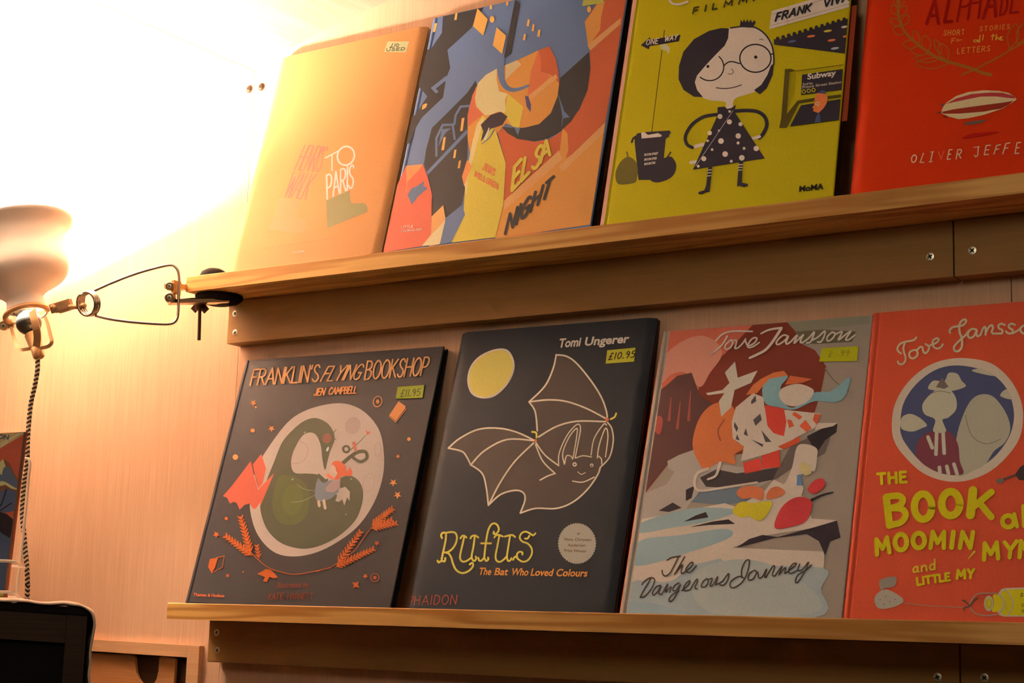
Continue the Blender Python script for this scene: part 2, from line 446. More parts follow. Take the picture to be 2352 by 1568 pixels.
bm = bmesh.new(); add_tube(bm, [at(402, 691, y=-.112), at(440, 691, y=-.085), at(470, 693, y=-.07)], [.002, .004, .0045], 10)
add_tube(bm, [PT + Vector((-.016, 0, .005)), PT + Vector((-.030, -.006, .004)), PT + Vector((-.036, -.012, -.006))], .0028, 8)
from_bm('jaw_neck', bm, RUBBER, lamp, smooth=True)
for u, v, r in ((391, 657, .0055), (391, 683, .0062)):
    P0 = at(u, v, y=-.118)
    lz('jaw_knuckle', [(0, -.006), (r, -.006), (r, .004), (r * .8, .0052), (0, .0052)], jb, P0, ax=CB)
    cross_screw(P0 + CB * .0052, CB, r * .45, lamp)
bm = bmesh.new(); add_box(bm, (-.002, -.006, -.004), (.002, .006, .012), M=Matrix.Translation(at(404, 668, y=-.112))); from_bm('jaw_link', bm, jb, lamp)
RD = -.0715
bm = bmesh.new(); r0 = at(459, 700, y=RD); r1 = at(457, 781, y=RD)
pp = [r0.lerp(r1, t / 60) for t in range(61)]
add_tube(bm, pp, [.0023 if k % 2 else .0019 for k in range(61)], 10)
from_bm('threaded_rod', bm, plain('dark_steel_rod', (0.10, 0.05, 0.03), 0.4, 0.9), lamp, smooth=True)
DKB = plain('dark_bronze', (0.14, 0.07, 0.04), 0.4, 0.8)
bm = bmesh.new(); c0 = at(459, 702, y=RD)
add_lathe(bm, c0, (0, 0, -1), [(0, -.004), (.007, -.004), (.0055, .003), (.004, .006), (0, .006)], 16)
for s, (u, v), (u2, v2) in ((-1, (452, 704), (444, 713)), (1, (466, 704), (474, 714))):
    add_tube(bm, [at(u, v, y=RD), at(u2, v2, y=RD)], 0, flat=(.0012, .0040, (CR * .7 + CU * s * .7)))
from_bm('wing_nut', bm, DKB, lamp, smooth=0.6)

# braided mains cord: two black and white strands laid round each other
def braid_mat():
    m, nt, b = new_mat('black_and_white_braid'); N, L = nt.nodes, nt.links
    uv = N.new('ShaderNodeUVMap'); sp = N.new('ShaderNodeSeparateXYZ'); L.new(uv.outputs[0], sp.inputs[0])
    a = N.new('ShaderNodeMath'); a.operation = 'PINGPONG'; a.inputs[1].default_value = 0.25; L.new(sp.outputs[0], a.inputs[0])
    a2 = N.new('ShaderNodeMath'); a2.operation = 'MULTIPLY'; a2.inputs[1].default_value = 2.0; L.new(a.outputs[0], a2.inputs[0])
    s = N.new('ShaderNodeMath'); s.operation = 'ADD'; L.new(a2.outputs[0], s.inputs[0]); L.new(sp.outputs[1], s.inputs[1])
    f = N.new('ShaderNodeMath'); f.operation = 'FRACT'; L.new(s.outputs[0], f.inputs[0])
    g = N.new('ShaderNodeMath'); g.operation = 'GREATER_THAN'; g.inputs[1].default_value = 0.5; L.new(f.outputs[0], g.inputs[0])
    mx = N.new('ShaderNodeMix'); mx.data_type = 'RGBA'; L.new(g.outputs[0], mx.inputs[0])
    mx.inputs[6].default_value = (0.012, 0.012, 0.012, 1); mx.inputs[7].default_value = (0.62, 0.50, 0.36, 1)
    L.new(mx.outputs[2], b.inputs['Base Color']); b.inputs['Roughness'].default_value = 0.8
    return m
cpx = [(86, 821), (86, 850), (80, 885), (72, 920), (68, 950), (65, 985), (63.5, 1020), (62.5, 1055), (59, 1085), (54.5, 1115), (52, 1150), (51.5, 1190), (55, 1225), (58, 1262), (61.5, 1300), (63, 1340), (62, 1376)]
cy = lambda v: YL + (v - 821) / 555 * 0.02
cp = [at(u, v, y=cy(v)) for u, v in cpx] 
cp.append(Vector((cp[-1].x, cp[-1].y + .005, -.16))); cp.append(Vector((cp[-1].x - .02, cp[-1].y + .03, -.55))); cp.append(Vector((cp[-1].x - .02, cp[-1].y, -1.03)))
q = [Vector(p) for p in smooth_pts([tuple(p) for p in cp], 10)]
n = 12; verts = []; faces = []; uvs = []; dist = 0; u_ = None; ds = []
for i, p in enumerate(q):
    dd = (q[min(i + 1, len(q) - 1)] - q[max(i - 1, 0)]).normalized()
    if i: dist += (p - q[i - 1]).length
    ds.append(dist)
    if u_ is None: u_, v_ = frame_for(dd)
    else: u_ = (u_ - dd * u_.dot(dd)).normalized(); v_ = dd.cross(u_)
    for k in range(n):
        a = 2 * PI * k / n
        verts.append(p + (u_ * math.cos(a) + v_ * math.sin(a)) * 0.0029)
for i in range(len(q) - 1):
    for k in range(n):
        faces.append((i * n + k, i * n + (k + 1) % n, (i + 1) * n + (k + 1) % n, (i + 1) * n + k))
        for kk, ii in ((k, i), (k + 1, i), (k + 1, i + 1), (k, i + 1)): uvs.append((kk / n * 1.0, ds[ii] / 0.0052))
me = bpy.data.meshes.new('lamp_cord'); me.from_pydata(verts, [], faces)
uvl = me.uv_layers.new(name='UVMap')
for i, c in enumerate(uvs): uvl.data[i].uv = c
for p in me.polygons: p.use_smooth = True
me.materials.append(braid_mat())
link('lamp_cord', me, lamp)
# ------------------------------------------------------------------ dark cabinet at the left, cloth on its top
CT = at(201, 1412, y=-0.36)
vd = Vector((CT.x - CAM_P.x, CT.y - CAM_P.y, 0)).normalized()
vd = (Matrix.Rotation(math.radians(2.5), 3, 'Z') @ vd)           # depth direction: its right side just stays out of sight
CX = Vector((-vd.y, vd.x, 0)) * -1                              # along the front, to the right
if CX.dot(CR) < 0: CX = -CX
def cf(u, v, dy=0.0): return atp(u, v, CT + vd * dy, vd)        # a point of the cabinet's front plane (dy behind it)
tl = cf(0, 1398); slc = (CT.z - tl.z) / (CT - tl).dot(CX)
WID, DEP = 0.40, 0.20
zc = lambda x: slc * x                                           # local: x from the right corner (negative to the left)
CM_ = Matrix((CX, vd, Vector((0, 0, 1)))).transposed().to_4x4(); CM_.translation = CT
cab = empty('cabinet', CT, label='dark stained wooden cabinet with black inset panel, lower left, under the cloth', cat='cabinet')
cab.matrix_basis = CM_
FLOOR_Z = -1.05 - CT.z
def slant(bm, x0, x1, y0, y1, dz0, dz1, zbot=None):
    """box in the cabinet's frame whose top (and bottom) follow the slightly sloping top"""
    vs = [bm.verts.new((x, y, zbot if (k == 0 and zbot is not None) else zc(x) + dz)) for x in (x0, x1) for y in (y0, y1) for k, dz in enumerate((dz0, dz1))]
    for q in [(0, 1, 3, 2), (4, 6, 7, 5), (0, 4, 5, 1), (2, 3, 7, 6), (0, 2, 6, 4), (1, 5, 7, 3)]: bm.faces.new([vs[i] for i in q])
def cpart(name, args, mat, **k):
    bm = bmesh.new(); slant(bm, *args, **k); return from_bm(name, bm, mat, cab, False)
stx = (cf(152, 1430) - CT).dot(CX)
rz = cf(60, 1470).z - cf(60, 1402).z
cpart('top_board', (-WID - .002, .0005, -.003, DEP, 0.0, 0.0068), BLACKP)
cpart('stile', (stx + .0003, 0, 0, .018, -1.0, -.0003), DARKW, zbot=FLOOR_Z)
cpart('stile', (-WID, -WID - stx, 0, .018, -1.0, -.0003), DARKW, zbot=FLOOR_Z)
cpart('rail', (-WID - stx + .0003, stx, .001, .017, rz, -.0003), DARKW)
cpart('rail', (-WID - stx + .0003, stx, .001, .017, -1.0, FLOOR_Z + .09), DARKW, zbot=FLOOR_Z)
cpart('inset_panel', (-WID + .01, stx + .01, .0075, .011, -.5, -.01), BLACKP, zbot=FLOOR_Z + .05)
cpart('side_panel', (-.016, -.0005, .0185, DEP, -1.0, -.0003), DARKW, zbot=FLOOR_Z)
cpart('side_panel', (-WID, -WID + .016, .0185, DEP, -1.0, -.0003), DARKW, zbot=FLOOR_Z)
# cloth: lies on the top and hangs down the right side with small waves along its hem
cm, nt, b = new_mat('cream_cotton_cloth')
b.inputs['Base Color'].default_value = (0.80, 0.66, 0.55, 1); b.inputs['Roughness'].default_value = 0.9
nz = nt.nodes.new('ShaderNodeTexNoise'); nz.inputs['Scale'].default_value = 900
bpn = nt.nodes.new('ShaderNodeBump'); bpn.inputs['Strength'].default_value = 0.15; bpn.inputs['Distance'].default_value = 0.0005
nt.links.new(nz.outputs['Fac'], bpn.inputs['Height']); nt.links.new(bpn.outputs[0], b.inputs['Normal'])
sil = [(0, 1375.5), (30, 1373.5), (60, 1376), (85, 1381), (110, 1382.5), (130, 1381), (148, 1380), (165, 1382), (182, 1386), (196, 1392), (207, 1397), (215, 1404), (218.5, 1415), (220.5, 1428), (220, 1440), (218, 1452), (215, 1470), (211.5, 1488), (210.5, 1505), (211, 1520), (208.5, 1535), (207, 1552), (209, 1568), (207, 1590), (210, 1620), (207, 1660)]
und = [(0, 1380), (30, 1381.5), (60, 1382), (85, 1386), (110, 1388), (130, 1387), (148, 1386.5), (165, 1389.5), (182, 1391), (196, 1396.5), (203, 1402), (209, 1408), (213, 1418), (215, 1430), (214.5, 1440), (212.5, 1452), (209.5, 1470), (206.5, 1488), (205, 1505), (205.5, 1520), (203.5, 1535), (202, 1552), (204, 1568), (202.5, 1590), (205, 1620), (202, 1660)]
sil = smooth_pts([(-150, 1368), (-80, 1371)] + sil, 3); und = smooth_pts([(-150, 1373), (-80, 1376)] + und, 3)
bm = bmesh.new(); rows = []
ys = [-.0065, -.0050, .010, .04, .10, .16, DEP + .003]
for i, (a, c) in enumerate(zip(sil, und)):
    A = cf(a[0], a[1], -.005) - CT; Bq = cf(c[0], c[1], -.005) - CT
    A = Vector((A.dot(CX), 0, A.z)); Bq = Vector((Bq.dot(CX), 0, Bq.z))
    row = []
    for j, y in enumerate(ys):
        wob = .0010 * math.sin(i * .7 + j * 1.3) * (j > 2)
        p = (Bq if j == 0 else (A + Bq) * .5 if j == 1 else A).copy(); p.y = y
        if j > 2:
            if p.x < .001: p.z = max(zc(p.x) + .0078, p.z + wob - .0020 * (j - 2) / 3)
            else: p.x = max(.0015, p.x + wob - .0012 * (j - 2))
        row.append(bm.verts.new(CM_ @ p))
    rows.append(row)
for A, B in zip(rows, rows[1:]):
    for k in range(len(ys) - 1): bm.faces.new((A[k], A[k + 1], B[k + 1], B[k]))
cl = from_bm('cloth', bm, cm, None, smooth=True)
md = cl.modifiers.new('thickness', 'SOLIDIFY'); md.thickness = 0.0012; md.offset = 0
tag(cl, 'cream cloth lying over the dark cabinet top and hanging down its right side', 'cloth')

# white wire book rack on the cabinet, and the book it holds
WH = plain('white_coated_wire', (0.72, 0.66, 0.60), 0.4)
def zfoot(p): return CT.z + zc((Vector(p) - CT).dot(CX)) + .0092
YR = -.40
fb = at(9, 1373, y=YR + .05)
rack = empty('wire_rack', (fb.x, fb.y, zfoot(fb)), label='white wire book rack standing on the cloth-covered dark cabinet', cat='rack')
def wire_(pts, r=.0016, name='rack_wire'):
    bm = bmesh.new(); add_tube(bm, [Vector(p) for p in smooth_pts([tuple(p) for p in pts], 4)], r, 10); return from_bm(name, bm, WH, rack, smooth=True)
def back_y(v): return YR + .095 - (v - 1053) / 316 * .030
post = [(53, 1053), (60, 1052.5), (66, 1055), (68.5, 1062), (68, 1075), (65.5, 1095), (61, 1145), (57, 1190), (52, 1235), (46.5, 1283), (42, 1325), (37.5, 1369)]
pr = [at(u, v, y=back_y(v)) for u, v in post]
pr[-1].z = max(zfoot(pr[-1]) + .001, pr[-1].z)
wl = .22
wire_([pr[0] + Vector((-wl, 0, 0)), pr[0] + Vector((-wl / 2, 0, 0)), pr[0] + Vector((-.01, 0, 0))] + pr, name='rack_frame')
ll = [p + Vector((-wl - .015, 0, 0)) for p in pr[4:]]
wire_([pr[0] + Vector((-wl, 0, 0)), pr[0] + Vector((-wl - .008, 0, -.001)), pr[3] + Vector((-wl - .014, 0, -.002))] + ll, name='rack_frame')
fy = YR + .005
for a in ([(-60, 1286), (-10, 1287.5), (22, 1288.5), (34, 1291), (45, 1297), (55, 1302.5)], [(-60, 1357), (-10, 1358.5), (20, 1359.5), (30, 1362), (40, 1368), (47, 1374)]):
    f = [at(u, v, y=fy) for u, v in a[:4]]; e_ = at(a[-1][0], a[-1][1], y=back_y(a[-1][1]) - .002)
    m_ = at(a[-2][0], a[-2][1], y=(fy + e_.y) / 2)
    wire_([f[0] + Vector((-.12, 0, 0))] + f + [m_, e_], name='rack_hoop')
for a in ([(-60, 1299), (21, 1300.5), (54, 1301.5)], [(-60, 1370), (10, 1371), (44, 1372)]):
    q_ = [at(u, v, y=back_y(v) - .002) for u, v in a]
    wire_([q_[0] + Vector((-.12, 0, 0))] + q_, .0013, 'rack_crossbar')
# ------------------------------------------------------------------ picture books
class Book:
    """hardback leaning on a ledge. Local frame: x along the cover, y into the book, z up the cover.
    Printing is laid on the cover as thin flat shapes measured off the real cover through the camera."""
    def __init__(self, prm, zs, T, label, style, cover, white, spine=None, group=None, pages=None, back=None):
        x0, yb, w, h, a, yaw, ro = prm
        n0 = Vector((0, 1, 0)); u = Vector((1, 0, 0)); s = (n0 * math.sin(a) + Vector((0, 0, math.cos(a)))).normalized()
        u2 = u * math.cos(ro) + s * math.sin(ro); s2 = -u * math.sin(ro) + s * math.cos(ro)
        n = s2.cross(u2)
        O = Vector((x0, yb, zs))
        low = min((O + u2 * i + n * j).z for i in (0, w) for j in (0, T))
        if zs is not None and style != 'loose':
            dlt = (zs - 0.0043) - low
            O += s2 * (dlt / s2.z); h -= dlt
        self.O, self.u, self.s, self.n, self.w, self.h, self.T = O, u2, s2, n, w, h, T
        self.white = white
        M = Matrix((u2, n, s2)).transposed().to_4x4(); M.translation = O
        self.root = empty('picture_book', O)
        self.root.matrix_basis = M
        self.M = M
        tag(self.root, label, 'book', group)
        self.crop = (0, 0, 1); self.lay = 0; self.parts = {}; self.part = 'cover_print'
        self.mats = {}
        self.style = style
        self.build(style, cover, spine, pages, back)
    # colours are given as seen; the warm light's colour is divided out
    def alb(self, c, k=1.0):
        l = lin(c); return tuple(max(0.004, min(0.92, k * v / wv)) for v, wv in zip(l, self.white))
    def mat(self, c, rough=0.55, spec=0.16, noise=0.10):
        key = (c, rough)
        t_ = min(1, max(0, (c[2] / max(c[0], 1) - .6) / .4)); c0 = c; c = (c[0], c[1] * (1 - .05 * t_), c[2] * (1 - .15 * t_))
        if key in self.mats: return self.mats[key]
        m, nt, b = new_mat('print_%d_%d_%d' % c0); N, L = nt.nodes, nt.links
        col = self.alb(c)
        tc = N.new('ShaderNodeTexCoord'); nz = N.new('ShaderNodeTexNoise'); nz.inputs['Scale'].default_value = 420; nz.inputs['Detail'].default_value = 3
        L.new(tc.outputs['Object'], nz.inputs['Vector'])
        mx = N.new('ShaderNodeMix'); mx.data_type = 'RGBA'
        L.new(nz.outputs['Fac'], mx.inputs[0])
        mx.inputs[6].default_value = (*[v * (1 - noise) for v in col], 1); mx.inputs[7].default_value = (*[min(1, v * (1 + noise)) for v in col], 1)
        L.new(mx.outputs[2], b.inputs['Base Color'])
        b.inputs['Roughness'].default_value = rough; b.inputs['Specular IOR Level'].default_value = spec
        self.mats[key] = m; return m
    def prof(self, x):
        """depth of the cover's surface at x: the jacket or board bends away at its sides"""
        st = self.style
        if st == 'jacket':
            d = 0.0
            if x < 0.019: d += 0.0068 * ((0.019 - x) / 0.019) ** 3.0
            e = self.w - x
            if e < 0.014: d += 0.0040 * ((0.014 - e) / 0.014) ** 2.4
            return d
        if st == 'soft':
            return 0.0035 * ((0.010 - x) / 0.010) ** 2.2 if x < 0.010 else 0.0
        return 0.0
    def build(self, style, cover, spine, pages, back):
        w, h, T = self.w, self.h, self.T
        th = 0.0022
        cm = self.mat(cover); sm = self.mat(spine or cover); bm_ = self.mat(back or spine or cover)
        # front cover
        bm = bmesh.new()
        if style == 'hinge': xs = [(0.0, .0026), (.0005, .0017), (.0013, .0010), (.0024, .0005), (.0037, .0001), (.0050, 0), (.0056, .0002), (.0063, .0009), (.0078, .0010), (.0090, .0001), (.0100, 0), (w - .0006, 0), (w, .0005)]
        elif style in ('jacket', 'soft'):
            xs = [(x, self.prof(x)) for x in (0, .0008, .0016, .0026, .0036, .0048, .006, .008, .010, .0125, .015, .019)]
            xs += [(w - e, self.prof(w - e)) for e in (.014, .011, .0085, .006, .004, .0025, .0012, 0)]
        else: xs = [(0, .0008), (.0008, 0), (w - .0006, 0), (w, .0005)]
        A = [bm.verts.new((x, y, 0)) for x, y in xs] + [bm.verts.new((x, max(th, y + .0009), 0)) for x, y in reversed(xs)]
        Bv = [bm.verts.new((v.co.x, v.co.y, h)) for v in A]
        n = len(A); k = len(xs)
        for i in range(n): bm.faces.new((A[i], A[(i + 1) % n], Bv[(i + 1) % n], Bv[i]))
        bm.faces.new(A); bm.faces.new(Bv)
        from_bm('front_cover', bm, cm, self.root, False, smooth=0.5)
        # spine, back cover, pages
        bm = bmesh.new()
        y0_ = self.prof(0) + .0004 if style in ('jacket', 'soft') else .0016
        q = [(.0012 - (.0030 if style != 'jacket' else .0014) * math.sin(PI * t / 10), y0_ + (T - .0016 - y0_) * t / 10) for t in range(11)]
        q2 = [(x + .0011, y) for x, y in q]
        A = [bm.verts.new((x, y, 0.0002)) for x, y in q + q2[::-1]]; Bv = [bm.verts.new((v.co.x, v.co.y, h - .0002)) for v in A]
        n = len(A)
        for i in range(n): bm.faces.new((A[i], A[(i + 1) % n], Bv[(i + 1) % n], Bv[i]))
        bm.faces.new(A); bm.faces.new(Bv)
        from_bm('spine', bm, sm, self.root, False, smooth=0.6)
        bm = bmesh.new(); add_box(bm, (.0014, T - .0021, 0), (w, T, h), .0004); from_bm('back_cover', bm, bm_, self.root, False)
        bm = bmesh.new(); add_box(bm, (.0024, .0023 if style == 'hinge' else .0048, .003), (w - .004, T - .0022, h - .003))
        pg, nt, b = new_mat('page_edges'); N, L = nt.nodes, nt.links
        tc = N.new('ShaderNodeTexCoord'); mp = N.new('ShaderNodeMapping'); mp.inputs['Scale'].default_value = (1, 5200, 1); L.new(tc.outputs['Object'], mp.inputs[0])
        nz = N.new('ShaderNodeTexNoise'); nz.inputs['Scale'].default_value = 1; L.new(mp.outputs[0], nz.inputs['Vector'])
        cr = N.new('ShaderNodeValToRGB'); pc = pages or (0.70, 0.62, 0.50)
        cr.color_ramp.elements[0].color = (*[v * .6 for v in pc], 1); cr.color_ramp.elements[1].color = (*pc, 1)
        L.new(nz.outputs['Fac'], cr.inputs[0]); L.new(cr.outputs[0], b.inputs['Base Color']); b.inputs['Roughness'].default_value = .85
        from_bm('page_block', bm, pg, self.root, False)
    # ---- drawing
    def px(self, X, Y):
        x0, y0, s = self.crop
        d = ray(x0 + X / s, y0 + Y / s)
        t = (self.O - CAM_P).dot(self.n) / d.dot(self.n)
        p = CAM_P + d * t - self.O
        return (p.dot(self.u), p.dot(self.s))
    def _emit(self, poly, c, holes=None, rough=0.5):
        """poly in cover coordinates; clipped to the cover, triangulated, laid on it"""
        e = 0.0004
        for ax, lim, sg in ((0, getattr(self, 'clipx', e), 1), (0, self.w - e - .0004, -1), (1, e, 1), (1, self.h - e, -1)):
            out = []
            for i in range(len(poly)):
                a, b = poly[i - 1], poly[i]
                ia, ib = (a[ax] - lim) * sg >= 0, (b[ax] - lim) * sg >= 0
                if ia != ib:
                    t = (lim - a[ax]) / (b[ax] - a[ax]); out.append((a[0] + t * (b[0] - a[0]), a[1] + t * (b[1] - a[1])))
                if ib: out.append(b)
            poly = out
            if len(poly) < 3: return
        if self.style == 'jacket' and not holes:
            xs_ = [p[0] for p in poly]
            cuts = [x for x in (.0008, .0016, .0026, .0036, .0048, .006, .008, .010, .0125, .015, .019) + tuple(self.w - e for e in (.014, .011, .0085, .006, .004, .0025, .0012)) if min(xs_) < x < max(xs_)]
            if cuts:
                ed = [-1] + sorted(cuts) + [9]
                for lo, hi in zip(ed, ed[1:]):
                    pc = poly
                    for lim, sg in ((lo, 1), (hi, -1)):
                        out = []
                        for i in range(len(pc)):
                            a, b = pc[i - 1], pc[i]
                            ia, ib = (a[0] - lim) * sg >= 0, (b[0] - lim) * sg >= 0
                            if ia != ib:
                                t = (lim - a[0]) / (b[0] - a[0]); out.append((lim, a[1] + t * (b[1] - a[1])))
                            if ib: out.append(b)
                        pc = out
                        if len(pc) < 3: break
                    if len(pc) >= 3: self._emit(pc, c, holes=True, rough=rough)
                return
        P_ = self.parts.setdefault(self.part, {'v': [], 'f': [], 'm': [], 'mats': []})
        m = self.mat(c, rough)
        if m not in P_['mats']: P_['mats'].append(m)
        mi = P_['mats'].index(m)
        tri = tessellate_polygon([[Vector((x, y, 0)) for x, y in poly]])
        b0 = len(P_['v'])
        self.cnt = (getattr(self, 'cnt', 0) + 1) % 10
        z = 0.00006 + self.lay * 0.000012 + self.cnt * 0.0000011
        P_['v'] += [(x, self.prof(x) - z, y) for x, y in poly]
        for t in tri:
            p0, p1, p2 = (poly[i] for i in t)
            ar = (p1[0] - p0[0]) * (p2[1] - p0[1]) - (p1[1] - p0[1]) * (p2[0] - p0[0])
            if abs(ar) < 1e-12: continue
            P_['f'].append(tuple(b0 + i for i in (t if ar > 0 else t[::-1]))); P_['m'].append(mi)
    def pts(self, s):
        return [tuple(map(float, q.split(','))) for q in s.split()] if isinstance(s, str) else list(s)
    def P(self, c, s, sm=0, keep=False):
        """filled shape"""
        if not keep: self.lay += 1
        q = self.pts(s)
        if sm: q = smooth_pts(q, 5, True)
        self._emit([self.px(*p) for p in q], c)
    def S(self, c, s, wd, sm=1, w2=None, keep=False):
        """brush stroke(s); | separates strokes; wd in crop pixels, tapering to w2.
        sm=1 smooth curve, sm=2 already smooth, sm=0 straight segments with round joints"""
        if not keep: self.lay += 1
        w2 = wd if w2 is None else w2
        for part in (s.split('|') if isinstance(s, str) else [s]):
            q = self.pts(part)
            if len(q) < 2: continue
            if sm == 0 and len(q) > 2:
                L = [0]
                for a, b in zip(q, q[1:]): L.append(L[-1] + math.dist(a, b))
                for i in range(len(q) - 1):
                    f0, f1 = L[i] / (L[-1] or 1), L[i + 1] / (L[-1] or 1)
                    self._curve(c, [q[i], q[i + 1]], wd + (w2 - wd) * f0, wd + (w2 - wd) * f1)
            else:
                self._curve(c, smooth_pts(q, 5) if sm == 1 and len(q) > 2 else q, wd, w2)
    def _curve(self, c, q, wd, w2):
        q = [p for i, p in enumerate(q) if i == 0 or math.dist(p, q[i - 1]) > 1e-3]
        n = len(q)
        if n < 2: return
        Lf, Rt = [], []
        for i in range(n):
            a, b = q[max(i - 1, 0)], q[min(i + 1, n - 1)]
            dx, dy = b[0] - a[0], b[1] - a[1]; l = math.hypot(dx, dy) or 1; dx /= l; dy /= l
            hw = (wd + (w2 - wd) * i / (n - 1)) / 2
            Lf.append((q[i][0] - dy * hw, q[i][1] + dx * hw)); Rt.append((q[i][0] + dy * hw, q[i][1] - dx * hw))
        def cap(p, o, hw):
            ang = math.atan2(o[1], o[0]); return [(p[0] + hw * math.cos(ang + t), p[1] + hw * math.sin(ang + t)) for t in (-1.05, -.4, .4, 1.05)]
        d0 = (q[0][0] - q[1][0], q[0][1] - q[1][1]); d1 = (q[-1][0] - q[-2][0], q[-1][1] - q[-2][1])
        # quads, so loops in the lettering never confuse the triangulation
        for i in range(n - 1): self._emit([self.px(*p) for p in (Lf[i], Lf[i + 1], Rt[i + 1], Rt[i])], c)
        self._emit([self.px(*p) for p in self._hull([Lf[0], Rt[0]] + cap(q[0], d0, wd / 2))], c)
        if w2 > .4: self._emit([self.px(*p) for p in self._hull([Lf[-1], Rt[-1]] + cap(q[-1], d1, w2 / 2))], c)
    def _hull(self, P_):
        P_ = sorted(set(P_)); out = []
        for seq in (P_, P_[::-1]):
            h = []
            for p in seq:
                while len(h) > 1 and (h[-1][0] - h[-2][0]) * (p[1] - h[-2][1]) - (h[-1][1] - h[-2][1]) * (p[0] - h[-2][0]) <= 0: h.pop()
                h.append(p)
            out += h[:-1]
        return out
    def E(self, c, cx, cy, rx, ry, n=20, ring=0, rot=0):
        """ellipse, or a ring of the given stroke width"""
        q = []
        for k in range(n):
            t = 2 * PI * k / n; x, y = rx * math.cos(t), ry * math.sin(t)
            q.append((cx + x * math.cos(rot) - y * math.sin(rot), cy + x * math.sin(rot) + y * math.cos(rot)))
        if ring: self.S(c, q + [q[0], q[1]], ring, sm=2)
        else: self.P(c, q)
    def star(self, c, x, y, r, n=5, rot=0.3):
        self.P(c, [(x + (r if k % 2 == 0 else r * .42) * math.cos(rot + PI * k / n), y + (r if k % 2 == 0 else r * .42) * math.sin(rot + PI * k / n)) for k in range(2 * n)])
    def frond(self, c, x0, y0, x1, y1, n, ln, wd):
        dx, dy = x1 - x0, y1 - y0; l = math.hypot(dx, dy); dx /= l; dy /= l
        self.S(c, [(x0, y0), (x1, y1)], wd * .4)
        for k in range(n):
            t = (k + .6) / n; px_, py_ = x0 + dx * l * t, y0 + dy * l * t; e = ln * (1 - .35 * t)
            for s in (-1, 1):
                ax, ay = dx * .72 - s * dy * .7, dy * .72 + s * dx * .7
                self.S(c, [(px_ + ax * wd * .3, py_ + ay * wd * .3), (px_ + ax * e * .6, py_ + ay * e * .6), (px_ + ax * e, py_ + ay * e)], wd, keep=True, w2=wd * .5)
    def W(self, c, text, BL, BR, UL, UR=None, wd=6, gap=.22, chars=None):
        """hand-drawn capitals between two baseline points; UL/UR: the up stroke at either end"""
        self.lay += 1
        UR = UR or UL
        tot = 0; pos = []
        for ch in text:
            g = GLYPH.get(ch); wid = g[0] if g else .35
            pos.append((ch, tot)); tot += wid + gap
        tot -= gap
        for ch, x in pos:
            g = GLYPH.get(ch)
            if not g: continue
            for st in g[1].split('|'):
                sm = st.startswith('~'); q = self.pts(st.strip('~'))
                o = []
                if sm: q = smooth_pts(q, 4)
                for a, b in q:
                    t = (x + a) / tot; ux = UL[0] + (UR[0] - UL[0]) * t; uy = UL[1] + (UR[1] - UL[1]) * t
                    o.append((BL[0] + (BR[0] - BL[0]) * t + ux * b, BL[1] + (BR[1] - BL[1]) * t + uy * b))
                self.S(c, o, wd, sm=2 if sm else 0, keep=True)
    def T_(self, c, text, BL, BR, UP, bold=0.0, space=1.0, font=None):
        """typeset words between two baseline points, cap height UP"""
        self.lay += 1
        cu = bpy.data.curves.new('type', 'FONT'); cu.body = text; cu.size = 1; cu.offset = bold; cu.space_character = space
        cu.resolution_u = 3
        ob = bpy.data.objects.new('type', cu)
        me = bpy.data.meshes.new_from_object(ob)
        if len(me.vertices):
            xs = [v.co.x for v in me.vertices]; x0, x1 = min(xs), max(xs); ch = 0.70
            P_ = self.parts.setdefault(self.part, {'v': [], 'f': [], 'm': [], 'mats': []})
            m = self.mat(c)
            if m not in P_['mats']: P_['mats'].append(m)
            mi = P_['mats'].index(m); b0 = len(P_['v']); z = 0.00006 + self.lay * 0.000012
            for v in me.vertices:
                t = (v.co.x - x0) / (x1 - x0); k = v.co.y / ch
                x, y = self.px(BL[0] + (BR[0] - BL[0]) * t + UP[0] * k, BL[1] + (BR[1] - BL[1]) * t + UP[1] * k)
                x = min(max(x, .0005), self.w - .001); y = min(max(y, .0005), self.h - .0005)
                P_['v'].append((x, self.prof(x) - z, y))
            for p in me.polygons:
                P_['f'].append(tuple(b0 + i for i in p.vertices)); P_['m'].append(mi)
        bpy.data.objects.remove(ob); bpy.data.curves.remove(cu); bpy.data.meshes.remove(me)
    def done(self):
        for name, P_ in self.parts.items():
            me = bpy.data.meshes.new(name); me.from_pydata(P_['v'], [], P_['f'])
            for m in P_['mats']: me.materials.append(m)
            me.polygons.foreach_set('material_index', P_['m'])
            me.update()
            o = link(name.split('#')[0], me, self.root, False)
